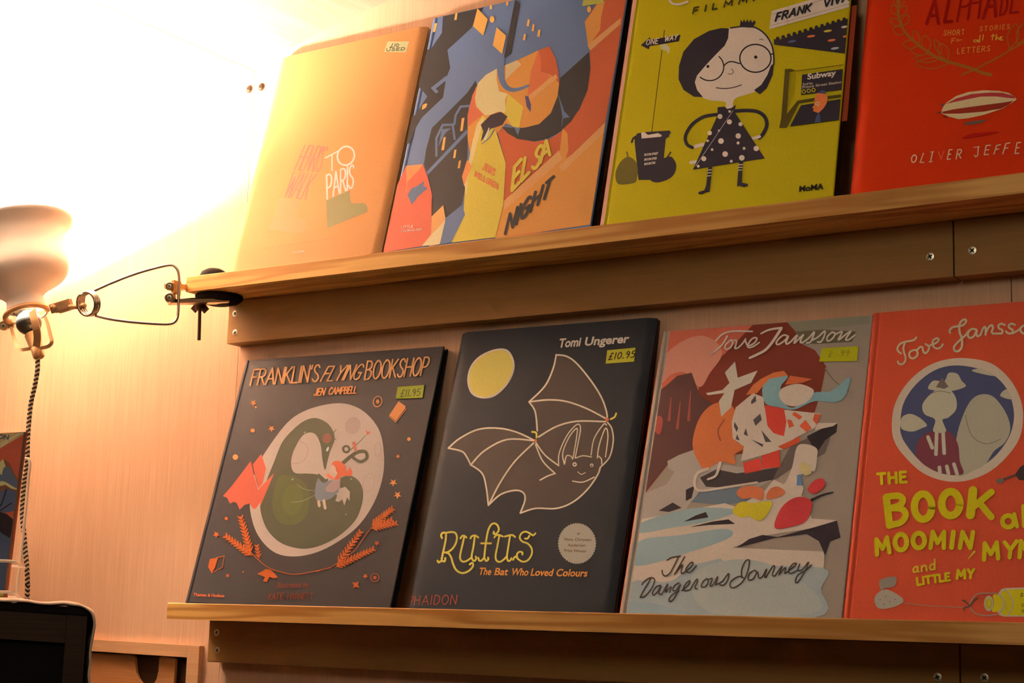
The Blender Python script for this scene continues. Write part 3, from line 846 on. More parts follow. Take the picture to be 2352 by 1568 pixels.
GLYPH = {
 'A': (.72, '0,0 .36,1 .72,0|.12,.34 .60,.34'), 'B': (.6, '0,0 .02,1|.02,1 .38,.98 .54,.84 .5,.64 .3,.54 .02,.52|.3,.54 .56,.42 .58,.18 .38,.02 0,0'),
 'C': (.62, '~.62,.82 .5,.97 .3,.99 .08,.75 .02,.4 .15,.08 .38,0 .62,.15'), 'D': (.62, '0,0 .02,1|~.02,1 .3,.98 .58,.75 .6,.35 .38,.05 0,0'),
 'E': (.5, '.5,1 .02,1 0,0 .5,0|.01,.52 .42,.52'), 'F': (.5, '.5,1 .02,1 0,0|.01,.52 .42,.52'),
 'G': (.66, '~.62,.82 .5,.97 .3,.99 .08,.75 .02,.4 .15,.08 .38,0 .6,.12 .62,.42|.36,.44 .68,.44'), 'H': (.62, '0,0 0,1|.62,0 .62,1|0,.52 .62,.52'),
 'I': (.06, '.03,0 .03,1'), 'J': (.44, '~.4,1 .4,.25 .3,.03 .12,.02 0,.18'), 'K': (.6, '0,0 0,1|.56,1 .02,.45|.14,.56 .6,0'),
 'L': (.48, '0,1 0,0 .48,0'), 'M': (.8, '0,0 .06,1 .4,.3 .74,1 .8,0'), 'N': (.64, '0,0 .02,1 .62,0 .64,1'),
 'O': (.7, '~.35,1 .1,.84 0,.5 .1,.14 .35,0 .6,.16 .7,.5 .6,.84 .35,1 .2,.95'), 'P': (.54, '0,0 .02,1|~.02,1 .35,.99 .54,.84 .5,.58 .3,.46 .02,.46'),
 'R': (.6, '0,0 .02,1|~.02,1 .35,.99 .54,.84 .5,.6 .3,.5 .02,.5|.24,.5 .6,0'), 'S': (.54, '~.52,.84 .4,.98 .18,.96 .06,.76 .2,.56 .42,.42 .52,.22 .38,.02 .16,.02 0,.16'),
 'T': (.62, '0,1 .62,1|.31,1 .31,0'), 'U': (.6, '~0,1 .02,.3 .14,.04 .32,0 .5,.08 .58,.35 .6,1'), 'V': (.64, '0,1 .32,0 .64,1'),
 'W': (.9, '0,1 .22,0 .45,.8 .68,0 .9,1'), 'Y': (.62, '0,1 .31,.48 .62,1|.31,.48 .28,0'), "'": (.1, '.08,1 .02,.78'),
 '0': (.5, '~.25,1 .05,.8 0,.5 .08,.12 .25,0 .45,.2 .5,.5 .4,.88 .25,1'), '1': (.12, '.06,1 .06,0'), '9': (.46, '~.44,.8 .25,1 .04,.82 .1,.58 .3,.52 .44,.78 .4,.3 .25,0'),
 '5': (.46, '~.46,1 .1,.98 .05,.6 .3,.62 .46,.35 .3,.04 0,.06'), 'L2': (.5, ''), '£': (.5, '~.5,.85 .35,1 .2,.8 .2,.3 .02,0 .5,.05|0,.48 .38,.48'), '.': (.06, '.02,.02 .06,.1'), '&': (.6, '~.6,0 .15,.75 .25,1 .4,.8 .05,.3 .2,0 .6,.4'),
 'a': (.5, '~.42,.5 .2,.56 .04,.3 .14,.04 .36,.14 .43,.5|~.43,.54 .42,.1 .5,.02'), 'n': (.46, '.02,0 .03,.54|~.04,.36 .2,.54 .38,.48 .42,.2 .44,0'), 'd': (.48, '~.42,.46 .2,.56 .03,.3 .12,.03 .32,.06 .42,.3|.44,1 .43,0'),
}
# ------------------------------------------------------------------ the books, upper ledge
PRM = {'orange': (-0.36566, -0.08534, 0.23004, 0.29908, 0.24757, 0, 0.00914), 'elsa': (-0.1295, -0.08545, 0.2677, 0.30945, 0.24869, 0, 0.00709),
 'char': (0.14912, -0.08531, 0.25307, 0.30347, 0.23876, 0, 0.01211), 'alpha': (0.41647, -0.08536, 0.25, 0.30097, 0.24741, 0, 0.014),
 'frank': (-0.39977, -0.08538, 0.30117, 0.30564, 0.24791, 0, -0.01042), 'rufus': (-0.07857, -0.08539, 0.25125, 0.31671, 0.24058, 0, -0.00786),
 'dang': (0.18025, -0.0854, 0.2292, 0.29992, 0.25656, 0, -0.00531), 'moom': (0.40924, -0.08537, 0.25, 0.30038, 0.25158, 0, -0.00594)}

# --- orange jacket, two boots
b = Book(PRM['orange'], ZU, .0095, 'plain orange picture book with two boots, leftmost on the upper ledge', 'jacket', (255, 150, 76), (1.85, 1.05, .62), group=None)
b.crop = (600, 320, 5.6)
b.part = 'boot_picture'
GR = (170, 134, 74)
b.P((214, 142, 78), '250,752 505,788 480,880 440,975 470,1008 530,1030 565,1060 573,1120 555,1180 540,1210 440,1208 95,1150')
b.P(GR, '835,785 1140,655 1145,770 1165,820 1240,822 1310,815 1345,832 1365,870 1368,930 850,1142')
b.part = 'title_lettering'
RD_ = (240, 118, 85); CRM = (255, 225, 190)
b.W(RD_, "HENRI'S", (430, 388), (745, 418), (135, -315), (120, -320), wd=15, gap=.10)
b.W(RD_, "WALK", (290, 735), (570, 770), (130, -320), (145, -320), wd=17, gap=.08)
b.part = 'title_lettering#2'
b.S(CRM, '828,240 995,150|912,200 912,400', 17, sm=0)
b.E(CRM, 1090, 212, 108, 122, 28, ring=22, rot=.3)
b.W(CRM, "PARIS", (850, 765), (1185, 615), (-10, -300), (10, -295), wd=22, gap=.14)
b.T_((240, 135, 80), 'ILLUSTRATED BY SAUL BASS, STORY BY LEONORE KLEIN', (35, 1415), (980, 1275), (3, -22))
b.T_((255, 215, 175), 'UNIVERSE', (405, 1472), (552, 1445), (2, -20), bold=.02)
b.part = 'price_sticker'; b.crop = (500, 0, 2.45)
b.P((240, 195, 120), '957,234 1078,234 1060,295 938,292')
b.part = 'price_writing'
b.S((60, 40, 25), '985,245 978,262 968,268 990,264|1000,246 996,262|1012,246 1004,256 1012,264 1020,252 1012,246', 3.5)
b.W((60, 40, 25), 'USED', (950, 288), (1052, 282), (3, -15), wd=3.5, gap=.25)
b.done()

# --- tall blue and orange night scene
b = Book(PRM['elsa'], ZU, .0095, 'blue and orange picture book with dark angular buildings, second on the upper ledge', 'hinge', (103, 107, 134), (1.0, .57, .34), spine=(103, 107, 134), back=(24, 16, 14))  # back cover coloured near black to paint the shaded gap beside the book
b.crop = (860, 0, 2.6133)
DK = (66, 53, 46); RO = (205, 88, 48); OR = (224, 132, 58); YE = (222, 168, 60); CR_ = (228, 178, 112); LO = (226, 142, 78); BL_ = (103, 107, 134)
b.P(DK, '412,95 660,40 582,168 438,300 455,408 430,470 412,585 285,705 245,770 215,860 188,860 222,700 245,690 318,578 262,515 315,300 342,290 405,198')
b.P(BL_, '430,455 338,528 370,562 385,550 368,532 445,470')
b.P(DK, '608,483 583,520 555,560 415,700 345,768 310,900 298,985 320,1050 348,1165 345,1300 415,1235 428,1310 525,1230 545,1130 527,1060 558,960 565,640 617,515')
b.P(BL_, '310,1035 318,1052 560,800 555,775')
b.S(BL_, '372,935 372,830 410,750 470,748 482,835|480,745 488,690 518,640 577,635', 13, sm=0)
b.P(BL_, '405,775 460,770 425,800 385,880')
for q in ('350,192 362,140 378,140 366,192', '285,655 290,630 310,620 318,625 310,645 290,658', '515,788 525,710 541,706 530,785', '402,903 415,825 429,822 418,900', '473,950 480,900 493,898 486,948', '500,1012 508,965 520,962 514,1008', '480,122 486,82 500,75 494,118'):
    b.P((235, 150, 70), q)
b.P(RO, '1262,130 1340,15 1530,-60 1510,30 1385,740 1300,1345 780,1430 765,1220 790,980 740,800 770,770 880,835 960,850 1050,835 1120,790 1230,660 1280,540 1298,400 1292,305')
b.P(OR, '1264,132 1340,22 1385,5 1362,100 1355,180 1295,265 1282,270')
b.P(OR, '1385,735 1298,1348 725,1430 765,1225 1110,930 1130,770 1160,800 1165,900 1150,950 1200,920')
b.P(LO, '768,1215 780,1262 1130,955 1108,903')
b.P(LO, '1107,1005 1132,1030 1378,795 1386,735')
b.P(LO, '1280,272 1297,305 1478,145 1480,107')
b.P(OR, '560,690 590,570 620,510 680,450 735,413 790,390 860,362 990,300 1050,278 1105,430 1112,560 1085,650 1040,715 990,745 940,762 860,770 790,740 740,800 690,800 640,850 580,960 560,830')
b.P(RO, '985,302 1050,278 1088,350 1105,430 1110,500 1060,450 1000,432 1000,360'); b.P((222, 105, 58), '940,430 985,302 1000,360 1000,432 1060,455 915,600')
b.P((218, 100, 60), '565,760 560,690 585,590 612,520 605,600 612,640 662,692 625,710')
b.P(CR_, '735,413 735,480 750,550 800,562 785,600 790,680 740,670 700,690 662,692 612,640 604,590 622,500 670,450')
b.P((222, 165, 105), '785,482 790,390 858,362 882,388')
b.P(LO, '925,575 940,600 1100,470 1090,445')
b.P(YE, '800,562 895,642 870,768 830,760 785,690 790,640')
b.P(DK, '1290,312 1297,420 1280,540 1230,655 1180,730 1120,785 1040,830 960,848 860,835 800,800 765,762 830,768 900,768 990,745 1060,680 1100,580 1115,470')
b.P(BL_, '1103,560 1140,668 1175,705 1135,710 1120,780 1130,700'); b.P(BL_, '840,766 877,766 862,812')
b.P(DK, '845,0 875,22 820,322 778,352')
b.S(BL_, '760,350 760,440 775,500 810,535 860,538 925,515', 48, w2=14)
b.P((95, 78, 112), '905,575 925,580 942,630 938,675 915,640')
b.P(YE, '650,690 728,780 790,980 775,1225 728,1425 460,1457 535,1290 545,1130 565,1000 610,760')
b.P((232, 178, 108), '662,700 600,930 560,1080 555,1180 540,1100 560,1000 590,850 620,740')
b.P((236, 128, 66), '527,1060 558,960 588,1000 560,1060 540,1120')
b.P((222, 92, 60), '192,996 292,986 320,1060 348,1170 340,1440 290,1478 85,1510 40,1520 130,1130')
b.P((236, 130, 70), '192,996 292,986 262,1030 200,1090 188,1160 195,1150')
b.P((96, 100, 122), '200,1170 225,1130 255,1120 300,1088 295,1115 320,1132 262,1180 250,1200 225,1228')
b.P(BL_, '428,1310 530,1228 545,1290 465,1455 393,1466')
b.P((232, 145, 78), '345,1300 415,1232 428,1312 410,1400 395,1466 330,1480 340,1440'); b.P((232, 180, 120), '340,1412 428,1322 393,1466 285,1478')
b.P((70, 48, 45), '640,750 700,690 760,672 800,700 770,750 700,775 660,830 640,850 655,790'); b.S((225, 200, 180), '665,835 680,800 690,770', 16, w2=6); b.S((104, 104, 114), '720,780 690,830 645,865', 9, w2=4)
for q in ('620,52 682,117 655,216 593,158', '735,165 792,215 768,326 712,274', '915,158 922,118 935,120 928,160', '945,188 952,145 964,148 958,190', '978,222 985,180 1000,180 994,222', '893,243 900,205 912,208 906,244', '693,58 695,28 708,28 706,58', '792,35 794,5 806,5 804,35'):
    b.P((240, 152, 68), q)
b.E((240, 152, 68), 708, 118, 14, 20); b.E((240, 152, 68), 1290, 58, 12, 20)
b.part = 'title_lettering'; b.crop = (1060, 320, 6.533)
for gl, bl, br, up in (('E', (762, 772), (868, 652), (35, -350)), ('L', (900, 630), (1020, 500), (60, -350)), ('S', (1060, 470), (1165, 400), (70, -330)), ('A', (1185, 352), (1330, 235), (20, -270))):
    b.W(YE, gl, bl, br, up, wd=50)
b.part = 'title_lettering#3'; b.T_((235, 105, 60), 'AND THE', (965, 760), (1175, 570), (28, -38), bold=.015)
b.part = 'title_lettering#2'; b.W(DK, 'NIGHT', (660, 1420), (1300, 850), (70, -300), (90, -290), wd=40, gap=.25)
b.part = 'author_lettering'
b.W((228, 110, 62), 'JONS', (318, 450), (490, 550), (25, -95), wd=17, gap=.22); b.S((228, 110, 62), '375,375 400,378', 12)
b.W((228, 110, 62), 'MELLGREN', (203, 560), (545, 755), (12, -80), wd=15, gap=.2)
b.crop = (860, 0, 2.6133); b.part = 'publisher_lettering'
b.W((250, 175, 140), 'LITTLE', (164, 1372), (232, 1367), (1, -13), wd=3.4); b.T_((250, 175, 140), 'GeStaLten', (162, 1396), (288, 1382), (2, -16), bold=.02)
b.part = 'price_sticker'; b.P((190, 158, 62), '1258,-20 1385,-45 1375,20 1250,40')
b.done()

# --- mustard cover, girl with black hair
b = Book(PRM['char'], ZU, .0095, 'mustard yellow picture book with a dark-haired girl in a spotted dress', 'hinge', (162, 128, 10), (.57, .35, .21), spine=(235, 130, 95), back=(30, 16, 10))
b.crop = (1360, 0, 2.9032)
b.P((222, 122, 88), '20,1540 80,1490 345,-330 200,-330')
b.P((162, 128, 10), '100,1560 135,1483 330,-40 370,-400 1900,-400 1700,1300')
b.P((162, 128, 10), '132,1484 135,1483 330,-40 370,-330 1720,-560 1715,60 1618,1302')
DK = (42, 33, 36); CM = (208, 170, 128); LT = (222, 185, 155)
b.S((60, 45, 15), '483,202 398,878', 5, sm=0)
b.P(DK, '325,302 385,248 388,266 590,232 580,276 386,308 378,330')
b.P((175, 150, 100), '450,300 490,292 520,318 512,362 495,338 462,330')
b.P(DK, '283,920 300,890 360,880 520,870 515,910 492,925 478,1060 470,1200 310,1200 285,960'); b.S(DK, '265,948 290,912 400,890 520,885', 14)
b.P((205, 180, 140), '328,885 352,882 372,900 440,888 466,902 460,912 330,924')
b.P(DK, '505,1045 550,1070 562,1115 545,1165 500,1200 430,1217 385,1195 370,1120', 1); b.S(DK, '500,1050 525,1015', 9)
b.P((88, 68, 22), '238,1045 285,1070 305,1120 300,1190 280,1220 185,1230 158,1195 160,1140 190,1080', 1); b.S((88, 68, 22), '240,1048 232,1015', 10)
for y in (1030, 1062, 1092): b.T_((190, 165, 130), 'BROOM STREET'[:12 - (y // 31) % 3], (348, y + 10), (440 + (y - 1030) * -.3, y), (2, -15), bold=.03)
b.S((42, 33, 36), '478,1062 470,1045', 5)
# head, hair
b.P(CM, '900,190 1050,180 1120,200 1180,255 1205,310 1210,420 1185,530 1110,600 1030,632 965,652 942,680 940,720 915,728 892,715 885,680 780,668 720,635 690,560 680,480 700,300 780,220', 1)
b.P(DK, '913,190 908,255 885,305 830,360 755,440 700,505 685,550 700,600 740,648 680,646 610,600 577,530 580,440 610,345 680,262 780,207 860,188')
b.P(DK, '1192,440 1214,420 1205,500 1165,590 1120,630 1080,602 1130,565 1170,500')
b.S(DK, '925,187 1000,178 1080,182 1150,225 1198,300 1212,380 1212,430', 10)
b.P(DK, '985,182 992,130 1004,150 1014,128 1024,150 1036,128 1046,150 1058,130 1068,152 1082,136 1092,150 1072,186')
for cx, cy, rx, ry, n in ((785, 447, 94, 92, 30), (1090, 390, 104, 93, 30)):
    if cx < 900:
        pts_ = [(cx + rx * math.cos(2 * PI * k / n), cy + ry * math.sin(2 * PI * k / n)) for k in range(n)]
        pts_ = [p for p in pts_ if (p[0] - 685) * 1.0 + (p[1] - 515) * 1.0 > 20 - (0)]
        b.P(LT, pts_)
        arc = [p for p in pts_]
        i0 = max(range(len(arc)), key=lambda i: math.dist(arc[i], arc[i - 1]))
        b.S((30, 22, 24), arc[i0:] + arc[:i0], 8, sm=0)
    else:
        b.E(LT, cx, cy, rx, ry, n); b.E((30, 22, 24), cx, cy, rx, ry, n, ring=9)
b.S((30, 22, 24), '880,440 905,418 935,412 985,425|1195,362 1212,360', 8)
b.E((30, 22, 24), 773, 444, 10, 10); b.E((30, 22, 24), 1092, 382, 11, 11)
b.S((70, 45, 35), '930,460 943,478 930,495 908,492', 4); b.S((50, 30, 28), '830,586 880,592 940,585 997,567', 6); b.S((80, 55, 40), '1118,266 1130,262 1143,268', 4)
# dress, arms, legs
b.S(DK, '835,765 750,778 680,820 640,870 622,920 635,965 670,985', 22); b.S(DK, '955,742 1040,738 1110,748 1155,785 1165,840 1140,895 1115,920', 24)
b.S(CM, '690,978 740,965', 24); b.S(CM, '1070,925 1118,912', 20); b.S(CM, '660,1085 700,1080', 22)
b.P(DK, '838,716 885,712 900,728 930,722 960,700 950,745 1153,1057 674,1132 838,770')
for x, y, r in ((854, 778, 17), (917, 814, 17), (991, 829, 14), (786, 888, 15), (976, 908, 18), (861, 942, 19), (772, 940, 9), (975, 955, 10), (1015, 991, 10), (802, 999, 9), (1096, 992, 18), (889, 1029, 19), (747, 1060, 17), (1000, 1054, 19), (930, 1077, 10), (710, 1110, 9), (919, 745, 9), (848, 873, 8)): b.E((205, 168, 135), x, y, r, r, 14)
b.S((150, 122, 118), '943,738 692,1110', 4, sm=0)
for x0, y0, x1, y1 in ((790, 1118, 780, 1200), (996, 1085, 988, 1160)):
    b.S(DK, [(x0, y0), (x1, y1)], 26, sm=0)
    for k in range(3):
        t = .2 + k * .24; b.S((200, 170, 135), [(x0 + (x1 - x0) * t - 13, y0 + (y1 - y0) * t + 1), (x0 + (x1 - x0) * t + 13, y0 + (y1 - y0) * t - 1)], 6, sm=0, keep=k > 0)
b.P(DK, '768,1195 795,1190 785,1280 755,1285 735,1297 710,1295 712,1282 750,1270 762,1240'); b.P(DK, '975,1160 1002,1158 1000,1220 1040,1228 1042,1242 1015,1250 985,1240 968,1245')
# marquee, awning, station entrance
b.P(LT, '1200,76 1640,-52 1725,-76 1718,50 1184,198')
b.S((150, 110, 80), '1206,98 1720,-50|1190,176 1718,28|1312,46 1306,164', 3, sm=0)
b.P(DK, '1214,262 1240,270 1706,128 1702,362 1215,300')
for k in range(13): b.E(DK, 1240 + k * 37, 262 - k * 10.6, 13, 15, 10)
for x, y, c in ((1335, 280, (75, 75, 105)), (1463, 245, (215, 90, 45)), (1574, 210, (180, 140, 40)), (1600, 272, (215, 90, 45)), (1685, 183, (200, 175, 150)), (1622, 326, (150, 140, 130)), (1695, 246, (210, 100, 60))): b.E(c, x, y, 28 if x < 1650 else 22, 8, 14, rot=-.15)
b.crop = (1780, 120, 7.839)
OL = (72, 52, 14)
b.P(OL, '188,312 290,308 390,340 270,360 215,1130 415,880 720,830 1200,765 1198,815 950,850 440,925 225,1340 205,1362 85,1370 120,1200')
for k in range(5): b.S((110, 85, 10), [(290 + k * 22, 370), (240 + k * 26, 1060 - k * 60)], 5, sm=0, keep=k > 0)
b.S(OL, '390,345 1235,235', 9, sm=0)
for k in range(26): b.S((130, 104, 8), [(440 + k * 30, 348 - k * 3.9), (440 + k * 30, 412 - k * 3.9)], 5, sm=0, keep=k > 0)
b.P(DK, '495,415 1228,312 1205,685 478,778')
b.P(DK, '475,965 1200,850 1165,1225 278,1345')
b.part = 'station_sign_lettering'
b.T_((205, 165, 130), 'Subway', (590, 500), (1105, 425), (5, -100), bold=.03)
b.T_((165, 130, 100), 'SoHo', (505, 608), (690, 585), (3, -42), bold=.02); b.T_((165, 130, 100), 'Prince Street Station', (500, 665), (1205, 565), (4, -46), bold=.02)
for x, y in ((528, 718), (616, 704), (703, 690)): b.E((175, 140, 20), x, y, 30, 30, 14, ring=14)
b.part = 'cover_print'
b.P((222, 92, 42), '770,750 850,745 930,760 955,830 940,920 890,1010 830,1070 790,1100 700,1070 705,1030 680,1000 712,960 720,860', 1)
b.P((62, 62, 90), '765,745 850,695 910,700 925,760'); b.E((200, 165, 100), 775, 937, 32, 32, 14, ring=14); b.P((62, 66, 95), '780,1105 815,1110 830,1270 725,1280 745,1180')
b.crop = (1360, 0, 2.9032)
b.part = 'title_lettering'
b.S(LT, '640,16 590,32 540,28 515,-5 512,-60 540,-120 600,-150 660,-150', 15)
b.S(LT, '690,0 715,-25', 12); b.W(LT, 'harlotte'.upper(), (740, -30), (1400, -150), (30, -120), wd=14)
b.W((60, 42, 12), 'FILMMAKER', (675, 95), (1375, -52), (8, -38), (10, -40), wd=10, gap=.75)
b.part = 'author_lettering'; b.W((36, 30, 34), 'FRANK', (1226, 145), (1455, 80), (14, -52), wd=12, gap=.28); b.W((36, 30, 34), 'VIVA', (1545, 52), (1716, 5), (10, -50), wd=12, gap=.2)
b.part = 'street_sign_lettering'; b.W((225, 190, 160), 'ONE', (363, 304), (440, 294), (8, -34), wd=6, gap=.3); b.W((225, 190, 160), 'WAY', (487, 280), (568, 268), (8, -34), wd=6, gap=.2)
b.part = 'publisher_lettering'; b.T_((30, 20, 10), 'MoMA', (1383, 1281), (1546, 1262), (3, -36), bold=.035)
b.done()
# thin red strip showing beyond the fore edge
b2 = b
bm = bmesh.new(); add_box(bm, (b2.w - .001, b2.T - .0034, .084), (b2.w + .0045, b2.T - .0026, .215)); from_bm('red_strip', bm, plain('red_strip', (0.55, 0.10, 0.03), 0.6), b2.root, False)

# --- red jacket with a striped airship
b = Book(PRM['alpha'], ZU, .0095, 'red picture book with a striped airship below a laurel sprig, rightmost on the upper ledge', 'jacket', (156, 30, 2), (.43, .28, .18), spine=(156, 30, 2))
GN = (128, 66, 14)
b.crop = (2020, 0, 7.084)
b.S(GN, '330,-300 310,0 300,200 350,400 450,560 620,720 800,850 970,950 1150,1015 1350,1070 1550,1135 1690,1190 1810,1215', 34, w2=60)
b.S(GN, '1340,1215 1550,1130 1720,1040 1900,950 2120,820 2350,680 2550,480 2680,200 2720,-100', 30, w2=26)
for x, y, a, l, w_ in ((300, 120, 100, 190, 60), (310, 120, 70, 190, 60), (300, 250, 120, 190, 60), (320, 270, 55, 210, 60), (350, 400, 155, 190, 60), (370, 420, 60, 200, 60), (430, 540, 160, 220, 70), (640, 740, 175, 260, 70), (640, 720, 110, 230, 60), (800, 850, 172, 290, 80), (800, 840, 105, 270, 80), (1010, 880, 115, 260, 50), (980, 960, 178, 400, 70), (1110, 980, 115, 300, 90), (1150, 1020, 182, 560, 90), (2120, 800, 75, 420, 90), (2250, 730, 70, 380, 80), (2380, 640, 20, 250, 60)):
    r = math.radians(a); dx, dy = math.cos(r), -math.sin(r); nx, ny = -dy, dx
    b.S(GN, [(x, y), (x + dx * l * .5 + nx * w_, y + dy * l * .5 + ny * w_), (x + dx * l, y + dy * l), (x + dx * l * .5 - nx * w_, y + dy * l * .5 - ny * w_), (x, y)], 17)
b.part = 'title_lettering'; DR = (118, 8, 4)
for ch, bl, br, up in (('A', (765, 392), (960, 385), (40, -390)), ('L', (1060, 362), (1180, 350), (100, -500)), ('P', (1265, 352), (1440, 340), (90, -520)), ('H', (1440, 318), (1610, 300), (70, -500)), ('A', (1690, 300), (1890, 268), (70, -520)), ('B', (1960, 250), (2060, 235), (70, -500)), ('E', (2130, 215), (2260, 200), (70, -500)), ('T', (2360, 190), (2520, 170), (70, -480))):
    b.W(DR, ch, bl, br, up, wd=52 if ch in 'LA' else 36)
b.part = 'subtitle_lettering'; TN = (196, 92, 30)
b.W(TN, 'SHORT', (1050, 578), (1380, 562), (6, -78), wd=15, gap=.4); b.W(TN, 'STORIES', (1635, 510), (2115, 470), (6, -72), wd=13, gap=.5)
b.W(TN, 'F', (1172, 708), (1222, 700), (12, -76), wd=15); b.S(TN, '1262,680 1262,650 1285,648 1285,675|1290,660 1340,650', 13)
b.S((206, 118, 34), '1600,660 1540,655 1545,685 1590,680 1610,650 1615,690|1640,580 1630,690|1695,570 1680,655', 16); b.S((206, 118, 34), '1850,560 1840,655|1820,590 1880,585|1910,560 1895,655 1925,610 1950,650|1965,640 2000,605 1965,610 1975,655 2010,650', 16)
b.W(TN, 'LETTERS', (1270, 878), (1795, 832), (8, -85), wd=15, gap=.42)
b.part = 'cover_print'; b.crop = (2050, 180, 7.126)
WHT = (176, 134, 88)
b.P(WHT, '800,572 812,510 845,450 900,390 1050,290 1250,225 1500,198 1750,210 1900,240 1985,290 2035,350 1950,410 1800,500 1500,600 1250,655 1080,672 900,622')
b.P((142, 40, 36), '882,420 1050,330 1300,260 1600,235 1800,240 1985,290 2010,332 1900,325 1700,300 1450,302 1200,352 1000,395')
b.P((112, 28, 14), '795,556 1000,510 1500,440 1800,402 1985,372 1900,440 1780,500 1650,520 1500,548 1100,580 850,582')
b.P((82, 58, 44), '1160,762 1195,722 1520,678 1525,695 1480,725 1350,757'); b.P((100, 32, 20), '715,575 740,553 800,550 798,578'); b.P((82, 50, 50), '785,425 850,418 830,455 795,455'); b.P((96, 26, 12), '812,635 870,612 915,622 880,650')
b.P((138, 12, 4), '1150,970 1300,910 1600,880 1740,885 1500,940 1200,985', 1)
b.part = 'author_lettering'
for ch, bl, br, up, c in (('O', (310, 1385), (390, 1370), (10, -120), 0), ('L', (455, 1380), (515, 1378), (55, -150), 0), ('I', (620, 1372), (630, 1370), (35, -160), 0), ('V', (755, 1330), (840, 1320), (5, -120), 1), ('E', (900, 1330), (950, 1325), (30, -155), 0), ('R', (1045, 1325), (1120, 1310), (25, -150), 0), ('J', (1345, 1290), (1400, 1285), (15, -160), 0), ('E', (1505, 1255), (1575, 1250), (30, -150), 0), ('F', (1665, 1245), (1730, 1230), (40, -140), 0), ('F', (1810, 1240), (1880, 1225), (45, -165), 0), ('E', (2010, 1235), (2070, 1230), (30, -175), 0), ('R', (2170, 1215), (2240, 1205), (25, -160), 0), ('S', (2330, 1195), (2400, 1190), (25, -150), 0)):
    b.W((188, 62, 34) if c else (190, 128, 92), ch, bl, br, up, wd=19)
b.S((190, 128, 92), '600,1372 655,1368|625,1212 680,1205|1335,1135 1425,1125', 14)
b.done()

# ------------------------------------------------------------------ the books, lower ledge
FO = (238, 132, 66); FD = (196, 80, 26)  # foil orange and a darker copy that paints its dimmer light lower down
b = Book(PRM['frank'], 0.0, .0095, 'dark slate picture book with a green dragon curled before a pale moon', 'hinge', (66, 50, 42), (1.15, .65, .38), spine=(24, 20, 22))
b.crop = (400, 780, 2.3758)
MO = (204, 158, 128); GD = (86, 72, 46)
b.P(MO, '850,350 950,352 1040,395 1115,485 1143,600 1140,740 1090,890 1000,1020 880,1110 760,1165 640,1182 540,1155 460,1070 420,960 415,850 450,700 520,580 620,450 720,385', 1)
for x, y, rx, ry in ((975, 468, 42, 48),): b.E((190, 142, 115), x, y, rx, ry, 20, rot=.4)
b.E((182, 132, 104), 1112, 600, 17, 38, 18, ring=2.5); b.E((182, 132, 104), 1062, 780, 30, 52, 18, ring=2.5, rot=.2)
b.crop = (490, 1000, 3.9185)
WG = (218, 88, 58)
b.P(WG, '432,165 455,235 475,298 445,430 405,480 385,410 357,258')
b.P(WG, '335,230 360,330 403,488 543,340 505,440 418,608 385,655 360,660 325,612 280,625 237,668 212,608 185,597 150,612 125,560 86,545 170,450')
b.S((150, 62, 44), '342,240 372,340 400,450', 5)
b.crop = (400, 780, 2.3758)
b.P(GD, '545,668 590,560 650,490 710,443 770,427 830,450 866,495 876,545 852,610 838,660 828,705 818,700 808,640 800,575 775,520 740,506 700,525 660,590 640,650 642,700 665,728 730,730 790,738 825,775 905,860 905,770 930,746 975,746 1015,780 1032,835 1022,910 985,990 900,1070 800,1122 700,1140 590,1112 515,1045 478,960 472,880 505,770', 1)
b.P(WG, '500,775 545,728 520,790 472,905 468,870')
b.P((94, 82, 42), '565,760 620,740 700,770 740,850 720,960 650,1010 570,990 535,900', 1); b.P((98, 88, 40), '620,800 690,810 700,900 640,960 590,900', 1)
b.S(GD, '835,765 790,800|790,738 835,775', 14, w2=8)
b.E((140, 74, 52), 835, 537, 24, 28, 16, rot=.3); b.E((225, 200, 180), 838, 597, 6, 14, 12, rot=.4); b.S(GD, '868,510 886,488|872,548 886,538', 6, w2=2)
b.S((170, 120, 98), '690,553 725,580 728,620 700,665 645,677', 2.5)
b.S(GD, '918,676 960,640 1005,612 1045,612 1052,645 1020,665 985,650 975,635', 20, w2=16); b.E(GD, 940, 597, 17, 17, 18, ring=12)
b.S((104, 96, 62), '958,605 1010,560 1048,518', 6, w2=3); b.P(WG, '1045,490 1058,505 1076,498 1055,522'); b.P((205, 100, 70), '972,560 990,555 1000,610 985,608')
b.P(MO, '905,812 935,802 960,830 958,880 945,860 930,905 918,870 900,885 880,880')
b.S((150, 130, 80), '640,886 700,880 765,850|672,788 710,815 770,824', 2.5)
b.crop = (660, 920, 5.2267)
b.P((128, 118, 118), '370,925 430,990 520,955 640,950 615,1100 530,1170 420,1215 350,1190 330,1140 345,1000'); b.P((180, 130, 110), '540,960 640,948 635,1040 560,1100 470,1090 460,1050')
b.S((225, 170, 130), '378,1210 386,1262|440,1200 456,1290', 34, sm=0)
b.P((232, 98, 58), '540,752 600,720 650,740 705,790 706,850 735,830 745,800 780,850 765,905 710,905 650,905 620,945 540,940 480,910 470,868 500,880', 1)
b.P((225, 165, 130), '545,760 580,800 585,840 605,870 570,935 505,885 515,815')
for x, y, r in ((210, 382, 12), (65, 945, 12), (770, 940, 12), (705, 1365, 10)): b.E((150, 138, 90), x, y, r, r, 8)
